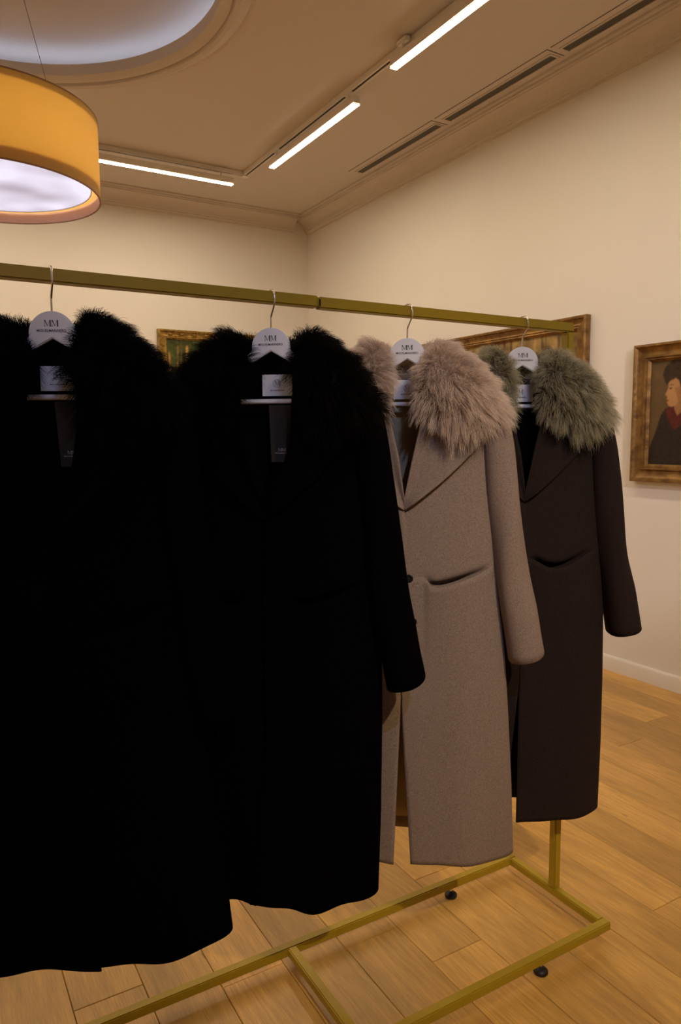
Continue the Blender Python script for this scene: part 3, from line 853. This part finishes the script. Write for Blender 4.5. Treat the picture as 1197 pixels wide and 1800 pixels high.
def make_hanger(X, ang, label):
    t = empty('coat_hanger', (X, YBAR, 0), ang)
    # body: round head with a notch, arms sloping under the shoulders
    pts = []
    hw, zt_, zb_ = 0.0415, 1.681, 1.612
    # outline in (x,z): right arm upper edge, head arc, left arm upper edge, lower edges
    arc = [(hw * math.cos(a), 1.6405 + 0.0405 * math.sin(a)) for a in np.linspace(math.radians(-8), math.radians(188), 25)]
    right_up = [(0.205, 1.535), (0.195, 1.550), (0.12, 1.588), (0.065, 1.612)]
    left_up = [(-x_, z_) for x_, z_ in right_up[::-1]]
    low_l = [(-0.212, 1.522), (-0.205, 1.514), (-0.19, 1.522), (-0.12, 1.562), (-0.042, 1.608)]
    apex = [(0.0, 1.632)]
    low_r = [(-x_, z_) for x_, z_ in low_l[::-1]]
    outline = [(0.212, 1.522)] + right_up + arc + left_up + low_l + apex + low_r[:-1]
    n = len(outline)
    th = 0.0065
    bm = bmesh.new()
    fr = [bm.verts.new(P3(x_, -th, z_)) for x_, z_ in outline]
    f = bm.faces.new(fr)
    ext = bmesh.ops.extrude_face_region(bm, geom=[f])
    for v in [g for g in ext['geom'] if isinstance(g, bmesh.types.BMVert)]:
        v.co.y += 2 * th * S
    bmesh.ops.recalc_face_normals(bm, faces=bm.faces)
    bmesh.ops.bevel(bm, geom=[e for e in bm.edges if abs(e.verts[0].co.y - e.verts[1].co.y) < 1e-6], offset=0.002, segments=2, affect='EDGES')
    me = bpy.data.meshes.new('hanger_body'); bm.to_mesh(me); bm.free()
    me.materials.append(M['white_wood'])
    b = bpy.data.objects.new('hanger_body', me); COL.objects.link(b); b.parent = t
    auto_smooth(b, 30)
    ink = MB()
    for s in (-1, 1): emblem_M(ink, s * 0.0066 * S, zm(1.6585), 0.0105 * S, 0.0115 * S, -(th + 0.0006) * S)
    text_on(ink, 'MIGUELMARINERO', 0, zm(1.6455), 0.053 * S, -(th + 0.0006) * S, 1.05)
    mesh_obj('lettering', ink.v, ink.f, M['ink'], b)
    # lower bar
    MB().tube([P3(-0.190, 0, 1.525), P3(0.190, 0, 1.525)], 0.0055, 14).build('trouser_bar', M['white_wood'], t, True)
    # hook, turned square to the rack's bar
    path = [(0, 1.672), (0, 1.690), (0.001, 1.704), (0.007, 1.715), (0.0160, 1.729), (0.0205, 1.743), (0.0195, 1.757), (0.013, 1.7675), (0.002, 1.7695), (-0.009, 1.7675), (-0.0165, 1.760), (-0.0185, 1.751)]
    world = []
    for d, z in path:
        world.append((d, zm(z) if z < 1.7 else z + 0.009 * min(1, max(0, (1.745 - z) / 0.045))))
    pts = []
    for d, z in world:
        wx, wy = 0.0, -d
        pts.append((wx * math.cos(-ang) - wy * math.sin(-ang), wx * math.sin(-ang) + wy * math.cos(-ang), z))
    pts = catmull(pts, 48)
    MB().tube(pts, 0.0021, 10).build('hook', M['chrome'], t, True)
    tag(t, label, 'coat hanger', 'white coat hangers on the rack')
    return t

W_TAB = np.array([(0.36, 0.273), (0.39, 0.271), (0.6, 0.262), (0.8, 0.250), (0.95, 0.239), (1.1, 0.226), (1.25, 0.214), (1.40, 0.206), (1.50, 0.204), (1.62, 0.198)])
DF_TAB = np.array([(0.36, 0.082), (0.6, 0.076), (0.8, 0.071), (1.1, 0.064), (1.27, 0.060), (1.45, 0.050), (1.62, 0.042)])
DB_TAB = np.array([(0.36, 0.092), (0.8, 0.080), (1.2, 0.062), (1.5, 0.045), (1.62, 0.040)])
tab = lambda T_, z: np.interp(z, T_[:, 0], T_[:, 1])
ZH, ZTOP = 0.392, 1.60
def ztop(x):
    ax = abs(x)
    return 1.597 - max(0, ax - 0.05) * 0.33

HEM = {'lift': 0.0, 'back': 1.0}
def body_pt(x, zraw, side, ph, amp, wide=0.0):
    """side -1 front, +1 back; x inside [-w, w]"""
    w = tab(W_TAB, zraw) + wide * max(0, (1.0 - zraw))
    xx = max(-1, min(1, x / w))
    d = tab(DF_TAB, zraw) if side < 0 else tab(DB_TAB, zraw) * HEM['back']
    low0 = max(0.0, min(1.0, (1.1 - zraw) / 0.7))
    p = 2.7 - 0.65 * low0
    y = d * max(0.0, 1 - abs(xx) ** p) ** (1 / p)
    z = ZH + HEM['lift'] + (zraw - ZH) * (ztop(x) - ZH - HEM['lift']) / (ZTOP - ZH)
    k = (ztop(x) - z) / 0.075
    if k < 1:
        y *= math.sqrt(max(0, 1 - (1 - k) ** 2))
    low = max(0.0, min(1.0, (1.15 - zraw) / 0.76)) ** 1.4
    edge = max(0.0, 1 - abs(xx) ** 4)
    y += side * edge * low * amp * (math.sin(2.1 * PI * xx + ph) + 0.45 * math.sin(4.3 * PI * xx + 1.7 * ph + 1.0 + zraw))
    return x, side * y + 0.006 + 0.016 * low0 * abs(xx) ** 3, z

MOUTH = np.array([(-0.1, 1.108), (0.010, 1.110), (0.040, 1.1135), (0.047, 1.111), (0.053, 1.1035), (0.058, 1.0925), (0.070, 1.089), (0.095, 1.0935), (0.13, 1.104), (0.165, 1.118), (0.198, 1.133), (0.21, 1.138)])
MOUTH_LOW = np.array([(-0.1, 1.126), (0.015, 1.124), (0.035, 1.114), (0.06, 1.100), (0.085, 1.096), (0.11, 1.101), (0.14, 1.115), (0.165, 1.130), (0.21, 1.150)])
def pocket_dent(x, z, low):
    mt = MOUTH_LOW if low else MOUTH
    ga, gb = (0.02, 0.180) if low else (0.046, 0.197)
    ax = abs(x)
    if not ga < ax < gb: return 0.0
    k = (ax - ga) / (gb - ga)
    zt_ = float(np.interp(ax, mt[:, 0], mt[:, 1]))
    f = math.sin(PI * k ** 0.75) ** 0.8
    v = math.exp(-((z - zt_) / 0.010) ** 2) if z > zt_ else math.exp(-((z - zt_) / 0.12) ** 2)
    return 0.030 * f * v

def grid_obj(name, rows, mat, parent, thick=0.0, smooth=True):
    nr, nc = len(rows), len(rows[0])
    vs = [v for r_ in rows for v in r_]
    fs = [(j * nc + i, j * nc + i + 1, (j + 1) * nc + i + 1, (j + 1) * nc + i) for j in range(nr - 1) for i in range(nc - 1)]
    o = mesh_obj(name, vs, fs, mat, parent, smooth)
    if thick:
        md = o.modifiers.new('thickness', 'SOLIDIFY'); md.thickness = thick; md.offset = 0.0
    return o

def make_coat(X, ang, o):
    """o: options of the single coat"""
    t = empty('long_coat', (X, YBAR, 0), ang)
    wool, lining, ph, amp, wide = M[o['wool']], M[o['lining']], o['phase'], o['amp'], o.get('wide', 0.0)
    NV, NU = 80, 44
    HEM['lift'] = o.get('hem', 0.0)
    HEM['back'] = o.get('back', 1.0)
    zs = np.unique(np.concatenate([np.linspace(ZH, 1.06, 60), np.linspace(1.06, 1.18, 60), np.linspace(1.18, ZTOP, 45)]))
    eR = np.array(o['edge_r']); eL = np.array(o['edge_l'])
    for s, edge, nm in ((1, eR, 'front_panel'), (-1, eL, 'front_panel')):
        rows = []
        for z in zs:
            e = float(np.interp(z, edge[:, 0], edge[:, 1]))
            w = tab(W_TAB, z) + wide * max(0, 1.0 - z)
            row = []
            for u in np.linspace(0, 1, NU):
                uu = math.sin(u * PI / 2) ** 1.0 if u > 0 else 0
                x = e + (s * w - e) * uu
                px, py, pz = body_pt(x, z, -1, ph + (0 if s > 0 else 1.3), amp, wide)
                # rolled free edge, the left panel lying a little in front
                d = abs(x - e)
                py += -0.009 * math.exp(-(d / 0.05) ** 2) * (1 if (s < 0) == (o.get('front', -1) < 0) else 0.1)
                py += pocket_dent(px, pz, o.get('flat_pocket'))
                row.append(P3(px, py, pz))
            rows.append(row if s > 0 else row[::-1])
        grid_obj(nm, rows, wool, t, 0.004)
    rows = []
    zsb = np.linspace(ZH, 1.60, NV)
    for z in zsb:
        w = tab(W_TAB, z) + wide * max(0, 1.0 - z)
        rows.append([P3(*body_pt(math.sin(a) * w, z, 1, ph + 2, amp, wide)) for a in np.linspace(-PI / 2, PI / 2, 44)])
    grid_obj('back_panel', rows, wool, t, 0.004)
    rows = []
    for z in np.linspace(ZH + 0.035, 1.585, 40):
        w = tab(W_TAB, z) + wide * max(0, 1.0 - z)
        row = []
        for a in np.linspace(-1.35, 1.35, 36):
            x, y, zz = body_pt(math.sin(a) * w, z, 1, ph + 2, amp, wide)
            row.append(P3(x * 0.985, y - 0.008, zz))
        rows.append(row)
    grid_obj('lining', rows, lining, t, 0.001)
    # inner facings of the front panels, seen through the gap
    # sleeves
    for s in (1, -1):
        cen = catmull([(0.196, 0.012, 1.530), (0.212, 0.010, 1.455), (0.224, 0.006, 1.36), (0.236, 0.002, 1.25), (0.252, -0.002, 1.12), (0.272, -0.006, 1.02), (0.291, -0.010, 0.921)], 40)
        rx = np.interp(np.linspace(0, 1, 40), [0, 0.1, 0.25, 0.5, 0.8, 1], [0.030, 0.036, 0.039, 0.041, 0.044, 0.0425])
        ry = np.interp(np.linspace(0, 1, 40), [0, 0.1, 0.25, 0.5, 0.8, 1], [0.034, 0.052, 0.060, 0.062, 0.060, 0.058])
        vs, fs = [], []
        n = 32
        for i in range(40):
            cx, cy, cz = cen[i]
            tl = i / 39
            for k in range(n):
                a = 2 * PI * k / n
                c_, s_ = math.cos(a), math.sin(a)
                pw = 0.85
                ex = rx[i] * math.copysign(abs(c_) ** pw, c_); ey = ry[i] * math.copysign(abs(s_) ** pw, s_)
                ex += 0.0035 * math.sin(9 * tl + 2 * a + ph) * tl * (1 - tl) * 2.5
                ey += 0.004 * math.sin(14 * tl + 3 * a + ph) * math.exp(-((tl - 0.55) / 0.25) ** 2)
                zz = cz + (0.012 * c_ - 0.010 * (0.5 - 0.5 * s_)) * max(0, (tl - 0.9) / 0.1)
                vs.append(P3(s * (cx + ex), cy + ey, zz))
        for i in range(39):
            for k in range(n):
                q = (i * n + k, i * n + (k + 1) % n, (i + 1) * n + (k + 1) % n, (i + 1) * n + k)
                fs.append(q)
        # rounded sleeve head
        top = len(vs)
        m0 = np.mean([vs[k] for k in range(n)], axis=0)
        for k in range(n):
            v = np.array(vs[k]); q = m0 + (v - m0) * 0.62; q[2] += 0.020
            vs.append(tuple(q))
        vs.append((m0[0], m0[1], m0[2] + 0.027))
        for k in range(n):
            fs.append((top + k, top + (k + 1) % n, (k + 1) % n, k))
            fs.append((top + n, top + (k + 1) % n, top + k))
        sl = fix_normals(mesh_obj('sleeve', vs, fs, wool, t, True))
        md = sl.modifiers.new('thickness', 'SOLIDIFY'); md.thickness = 0.004; md.offset = -1
    # lapels
    for s in (1, -1):
        edge = eR if s > 0 else eL
        A = np.array([float(np.interp(1.272, edge[:, 0], edge[:, 1])), 1.272]); N_ = np.array([float(np.interp(1.535, edge[:, 0], edge[:, 1])), 1.535]); Pt = np.array([s * o['lapel'][0], o['lapel'][1]])
        rows = []
        for i in range(26):
            si = i / 25
            rl = A + (N_ - A) * si
            rl = np.array([float(np.interp(rl[1], edge[:, 0], edge[:, 1])) - s * 0.004, rl[1]])
            ou = A + (Pt - A) * si
            nrm = np.array([Pt[1] - A[1], -(Pt[0] - A[0])]); nrm /= np.linalg.norm(nrm)
            ou = ou + nrm * s * 0.007 * math.sin(si * PI)
            row = []
            for j in range(22):
                tj = j / 21
                q = rl + (ou - rl) * tj
                zraw = min(ZTOP, ZH + (q[1] - ZH) * (ZTOP - ZH) / (ztop(q[0]) - ZH))
                _, y, _ = body_pt(q[0], zraw, -1, ph, amp, wide)
                lift = 0.012 + 0.012 * math.exp(-(tj / 0.18) ** 2) * (0.35 + 0.65 * min(1, si * 3)) + 0.016 * tj ** 2
                lift *= min(1, 0.45 + si * 4)
                row.append(P3(q[0], y - lift, q[1]))
            rows.append(row if s > 0 else row[::-1])
        grid_obj('lapel', rows, wool, t, 0.0045)
    # lower front layer: its top edge is the waist seam and, further out, the gaping pocket mouth
    for s in (1, -1):
        edge = eR if s > 0 else eL
        if o.get('flat_pocket'):
            zt_tab = MOUTH_LOW; ga, gb = 0.02, 0.180
        else:
            zt_tab = MOUTH; ga, gb = 0.046, 0.197
        rows = []
        NR, NCL = 34, 48
        for i in range(NR):
            vi = (i / (NR - 1)) ** 0.8
            row = []
            for j in range(NCL):
                uj = j / (NCL - 1)
                z0 = 0.50 + 0.6 * vi
                e = s * float(np.interp(z0, edge[:, 0], edge[:, 1])) + 0.001
                x = e + (0.208 - e) * uj
                zt_ = float(np.interp(x, zt_tab[:, 0], zt_tab[:, 1]))
                z = 0.50 + (zt_ - 0.50) * vi
                _, y, _ = body_pt(s * x, z, -1, ph + (0 if s > 0 else 1.3), amp, wide)
                y += -0.009 * math.exp(-((x - e) / 0.05) ** 2) * (1 if (s < 0) == (o.get('front', -1) < 0) else 0.1)
                k = max(0.0, min(1.0, (x - ga) / (gb - ga)))
                gape = (math.sin(PI * k ** 0.75) ** 0.8 if 0 < k < 1 else 0.0) * max(0.0, (vi - 0.50) / 0.50) ** 1.5
                side = min(1.0, (1 - uj) / 0.10)
                lift = 0.0030 * min(1, vi * 2.0) * side + 0.012 * gape - 0.0026 * (1 - min(1, vi * 2.0)) - 0.002 * (1 - side)
                row.append(P3(s * x, y - lift, z))
            rows.append(row if s > 0 else row[::-1])
        grid_obj('pocket', rows, wool, t, 0.0035)
    # buttons on the right-hand panel
    for z in o['buttons']:
        x = float(np.interp(z, eR[:, 0], eR[:, 1])) + 0.020 + 0.09 * max(0.0, 1.109 - z)
        _, y, _ = body_pt(x, z, -1, ph, amp, wide)
        b = MB().lathe([(0.001, 0.0035), (0.006, 0.0030), (0.0085, 0.0042), (0.0100, 0.0038), (0.0105, 0.0020), (0.0095, 0.0), (0.001, 0.0)], n=20).build('button', M['button'], t, True)
        b.rotation_euler = (PI / 2, 0, 0); b.location = P3(x, y - 0.0035, z)
    # neck label
    lx = o.get('label_x', 0.0)
    ly = 0.008
    lab = MB().box((lx - 0.033) * S, (lx + 0.033) * S, ly * S, ly * S + 0.0012, zm(1.537), zm(1.583)).build('neck_label', M['label_cloth'], t)
    ink = MB()
    yy = ly * S - 0.0006
    emblem_M(ink, lx * S, zm(1.5638), 0.0085 * S, 0.0105 * S, yy)
    n = 28
    ring = [(lx * S + r_ * math.cos(2 * PI * k / n), yy, zm(1.5638) + r_ * math.sin(2 * PI * k / n)) for r_ in (0.0083, 0.0089) for k in range(n)]
    ink.add(ring, [(k, (k + 1) % n, n + (k + 1) % n, n + k) for k in range(n)])
    text_on(ink, 'MIGUELMARINERO', lx * S, zm(1.5490), 0.031 * S, yy)
    mesh_obj('lettering', ink.v, ink.f, M['ink'], lab)
    if o.get('tag'):
        tx, w1, w2, zt_, zb_ = o['tag']
        y0 = -0.004
        vs = []
        for y in (y0, y0 + 0.0012):
            vs += [P3(tx - w1 - 0.0, y, zt_), P3(tx + w1, y, zt_), P3(tx + w2 + 0.0, y + 0.001, zb_), P3(tx - w2, y + 0.001, zb_)]
        tg = fix_normals(mesh_obj('hang_tag', vs, [(0, 1, 2, 3), (7, 6, 5, 4), (0, 4, 5, 1), (1, 5, 6, 2), (2, 6, 7, 3), (3, 7, 4, 0)], M['tag_card'], t))
        tag(tg, 'dark hang tag with pale lettering')
        pr_ = MB()
        yy = (y0 - 0.0008) * S
        for q in (-1, 1): emblem_M(pr_, (tx + q * 0.0043) * S, zm(zb_ + 0.0265), 0.0066 * S, 0.0065 * S, yy)
        text_on(pr_, 'MIGUELMARINERO', tx * S, zm(zb_ + 0.0195), 0.029 * S, yy)
        mesh_obj('lettering', pr_.v, pr_.f, M['pale_ink'], tg)
        MB().tube([P3(lx + 0.022, ly - 0.001, 1.581), P3(lx + 0.010, 0.012, 1.532), P3(tx + 0.003, -0.0045, zt_ - 0.008)], 0.0009, 6).build('string', M['rubber'], tg, True)
    # fur collar: a padded roll round the neck falling over the shoulders
    st = [  # inner, crest, mid, outer edge for the right half from the nape forward
        [(0, .040, 1.574), (0, .062, 1.655), (0, .105, 1.615), (0, .112, 1.530)],
        [(.034, .034, 1.576), (.044, .050, 1.660), (.098, .098, 1.612), (.125, .104, 1.515)],
        [(.048, .004, 1.596), (.074, -.004, 1.660), (.168, .020, 1.596), (.215, .030, 1.508)],
        [(.040, -.026, 1.586), (.066, -.050, 1.650), (.160, -.064, 1.586), (.210, -.044, 1.490)],
        [(.034, -.050, 1.556), (.052, -.082, 1.608), (.128, -.106, 1.550), (.182, -.076, 1.468)],
        [(.030, -.058, 1.520), (.042, -.084, 1.555), (.095, -.104, 1.512), (.142, -.078, 1.457)],
        [(.038, -.064, 1.490), (.050, -.078, 1.508), (.080, -.088, 1.486), (.108, -.076, 1.458)],
    ]
    ST = np.array(st)
    ST[:, 1:, 1] = np.where(ST[:, 1:, 1] > 0.05, 0.05 + (ST[:, 1:, 1] - 0.05) * (HEM['back'] - 0.4) / 0.6, ST[:, 1:, 1])
    fx = o.get('fur_scale', 1.0)
    left = ST[1:][::-1].copy()
    wgt = np.array([0, 0, 0.1, 0.45, 1, 1, 1])[:, None] * np.array([1, 1, 0.6, 0.3])[None, :]
    left[:, :, 0] += (wgt[1:] * o['gap'][0])[::-1]
    left[:, :, 0] *= -1
    ST[:, :, 0] += wgt * o['gap'][1]
    allst = np.vstack([left, ST])
    ns, nr = 64, 28
    tracks = [catmull(allst[:, k], ns) for k in range(4)]
    vs, fs, under = [], [], []
    g = np.random.default_rng(o['seed'])
    for i in range(ns):
        I, C, Mm, O = [tr_[i] for tr_ in tracks]
        U1 = O * 0.85 + I * 0.15 + (C - Mm) * 0.0; U1 = U1 - (Mm - (O + I) / 2) * 0.02
        loop = np.array([I, C, (C + Mm) / 2 + (Mm - (I + O) / 2) * 0.10, Mm, O, (O * 0.5 + I * 0.5) + (Mm - (O + I) / 2) * 0.12])
        ctr = loop.mean(axis=0)
        Pl = np.vstack([loop, loop[:1]])
        closed = []
        L_ = len(loop)
        for tt in np.linspace(0, L_, nr, endpoint=False):
            k = int(tt); u = tt - k
            a, b, c_, d = loop[(k - 1) % L_], loop[k % L_], loop[(k + 1) % L_], loop[(k + 2) % L_]
            closed.append(0.5 * ((2 * b) + (-a + c_) * u + (2 * a - 5 * b + 4 * c_ - d) * u ** 2 + (-a + 3 * b - 3 * c_ + d) * u ** 3))
        for q in closed:
            d = q - ctr
            bump_ = 1 + 0.05 * math.sin(23 * q[0] + 31 * q[2] * 2 + o['seed']) + 0.03 * math.sin(60 * q[0] - 47 * q[2] + o['seed'])
            vs.append(P3(*(ctr + d * bump_ * fx)))
    for i in range(ns - 1):
        for k in range(nr):
            fs.append((i * nr + k, (i + 1) * nr + k, (i + 1) * nr + (k + 1) % nr, i * nr + (k + 1) % nr))
            under.append(k >= nr * 0.74)
    fs.append(tuple(range(nr))); under.append(False)
    fs.append(tuple(range((ns - 1) * nr, ns * nr))[::-1]); under.append(False)
    core = fix_normals(mesh_obj('fur_collar', vs, fs, M[o['fur']], t, True))
    tag(core, o['fur_label'])
    # hair
    core.data.calc_loop_triangles()
    V = np.array(vs)
    tris = np.array([lt.vertices[:] for lt in core.data.loop_triangles]); pid = np.array([lt.polygon_index for lt in core.data.loop_triangles])
    tc_ = V[tris].mean(axis=1)
    inner = (np.abs(tc_[:, 0]) < 0.05) & (tc_[:, 1] > 0.0) & (tc_[:, 1] < 0.052) & (tc_[:, 2] < zm(1.580))
    keep = ~np.array(under)[pid] & ~inner
    tris = tris[keep]
    a, b, c_ = V[tris[:, 0]], V[tris[:, 1]], V[tris[:, 2]]
    cr = np.cross(b - a, c_ - a); ar = np.linalg.norm(cr, axis=1)
    tn = cr / np.maximum(ar[:, None], 1e-12)
    # outward: away from the local section centre
    seg = np.clip((tris.min(axis=1) // nr), 0, ns - 1)
    cen = V[:ns * nr].reshape(ns, nr, 3).mean(axis=1)
    flip = np.einsum('ij,ij->i', tn, (a + b + c_) / 3 - cen[seg]) < 0
    tn[flip] *= -1
    NH = o.get('hairs', 34000)
    pick = g.choice(len(tris), NH, p=ar / ar.sum())
    r1, r2_ = np.sqrt(g.random(NH)), g.random(NH)
    root = (1 - r1)[:, None] * a[pick] + (r1 * (1 - r2_))[:, None] * b[pick] + (r1 * r2_)[:, None] * c_[pick]
    nn = tn[pick]
    rad = root - np.array([0, 0.01, 0]); rad[:, 2] = 0; rad /= np.maximum(np.linalg.norm(rad, axis=1)[:, None], 1e-6)
    # combing: outward and down, swirled in broad locks
    fl = np.stack([np.sin(root[:, 2] * 55 + root[:, 0] * 20 + o['seed']), np.cos(root[:, 0] * 48 - root[:, 2] * 30), np.sin(root[:, 0] * 41 + root[:, 2] * 63 + 2)], axis=1)
    zz = (root[:, 2] - zm(1.44)) / 0.2
    down = np.zeros_like(root); down[:, 2] = -1
    dirv = nn * 0.72 + rad * 0.30 + down * (0.55 - 0.75 * np.clip(zz, 0, 1))[:, None] * 0.9 + fl * 0.22 + g.normal(size=(NH, 3)) * 0.14
    dirv /= np.linalg.norm(dirv, axis=1)[:, None]
    ln = o.get('fur_len', 0.042) * g.uniform(0.55, 1.2, NH)
    ln *= 1 + 0.25 * np.sin(root[:, 0] * 90 + root[:, 2] * 70 + o['seed']) * np.cos(root[:, 2] * 120 - root[:, 0] * 50)
    ln *= np.where(np.abs(root[:, 0]) < 0.05, 0.75, 1.0)
    NPT = 7
    tt = np.linspace(0, 1, NPT)
    pts = root[:, None, :] + dirv[:, None, :] * (ln[:, None] * tt[None, :])[..., None]
    pts[..., 2] -= (ln[:, None] * 0.42 * tt[None, :] ** 2.2)
    # locks: tips drawn towards a guide hair
    NC = NH // 36
    gi = g.choice(NH, NC, replace=False)
    near = np.empty(NH, int)
    for s0 in range(0, NH, 4000):
        d2 = ((root[s0:s0 + 4000, None, :] - root[None, gi, :]) ** 2).sum(axis=2)
        near[s0:s0 + 4000] = d2.argmin(axis=1)
    guide = pts[gi[near]]
    cl = (0.55 * tt ** 1.3)[None, :, None] * g.uniform(0.3, 1.0, NH)[:, None, None]
    pts = pts * (1 - cl) + guide * cl
    pts += g.normal(size=pts.shape) * (0.0010 * tt)[None, :, None]
    cu = bpy.data.hair_curves.new('fur_strands')
    cu.add_curves([NPT] * NH)
    cu.points.foreach_set('position', pts.astype(np.float32).ravel())
    rr = (0.00042 * (1 - 0.85 * tt))[None, :] * g.uniform(0.7, 1.2, NH)[:, None]
    cu.points.foreach_set('radius', rr.astype(np.float32).ravel())
    cu.materials.append(M[o['fur']])
    ho = bpy.data.objects.new('fur_strands', cu); COL.objects.link(ho); ho.parent = core
    ho['kind'] = 'stuff'
    tag(t, o['label'], 'coat', 'long coats with fur collars on the rack')
    return t

V_UP = [(1.30, 0.0), (1.40, 0.020), (1.46, 0.034), (1.54, 0.050), (1.60, 0.056)]
V_WIDE = [(1.30, 0.010), (1.40, 0.047), (1.46, 0.056), (1.54, 0.060), (1.60, 0.062)]
def edges(hem_r, hem_l, mid_r=-0.012, mid_l=-0.008, V_UP=V_UP):
    r_ = [(0.39, hem_r), (0.774, mid_r + 0.003), (0.95, mid_r), (1.12, mid_r), (1.26, -0.008)] + V_UP
    l_ = [(0.39, hem_l), (0.774, mid_l - 0.004), (0.95, mid_l), (1.12, mid_l + 0.003), (1.22, 0.004), (1.28, -0.004)] + [(z, -x_) for z, x_ in V_UP[1:]]
    return dict(edge_r=r_, edge_l=l_)

D = math.radians
specs = [
    (0.241, D(-26), dict(wool='wool_black2', lining='lining_black', fur='fur_navy', hairs=26000, phase=0.6, amp=0.010, wide=0.045, hem=0.042, lapel=(0.170, 1.430), buttons=(), seed=4,
        label='black long wool coat with navy black fur collar, at the left edge of the picture', fur_label='thick navy black fur collar', tag=(0.026, 0.028, 0.021, 1.517, 1.396), label_x=0.004, gap=(0.002, 0.024), **edges(0.02, 0.058, V_UP=V_WIDE))),
    (0.697, D(-38), dict(wool='wool_black', lining='lining_black', fur='fur_black', hairs=26000, front=1, phase=2.2, amp=0.013, wide=-0.075, hem=0.012, lapel=(0.170, 1.430), buttons=(), seed=9,
        label='black long wool coat with brownish black fur collar, left of the beige coat', fur_label='thick brownish black fur collar', tag=(0.021, 0.0275, 0.024, 1.517, 1.394), label_x=0.010, gap=(0.030, 0.048), **edges(-0.055, -0.04, V_UP=V_WIDE))),
    (1.067, D(-38), dict(wool='wool_beige', lining='lining_beige', fur='fur_beige', phase=1.0, amp=0.006, lapel=(0.171, 1.426), buttons=(1.109, 1.004), seed=15,
        label='long beige wool coat with fluffy beige fur collar', fur_label='fluffy beige fur collar', gap=(0.016, -0.004), **edges(0.014, -0.028))),
    (1.454, D(-30), dict(wool='wool_taupe', lining='lining_black', fur='fur_olive', phase=0.2, amp=0.005, wide=-0.045, back=0.62, lapel=(0.168, 1.440), buttons=(1.109, 1.004), seed=21, flat_pocket=True,
        label='long dark taupe wool coat with olive green fur collar', fur_label='fluffy olive green fur collar', gap=(0.010, 0.006), **edges(-0.012, -0.05))),
]
hl = ['white coat hanger holding the black coat at the left picture edge', 'white coat hanger holding the second black coat, left of the beige coat', 'white coat hanger holding the beige coat', 'white coat hanger holding the dark taupe coat with olive fur']
for (X, ang, o), lb in zip(specs, hl):
    make_hanger(X, ang, lb)
    make_coat(X, ang, o)
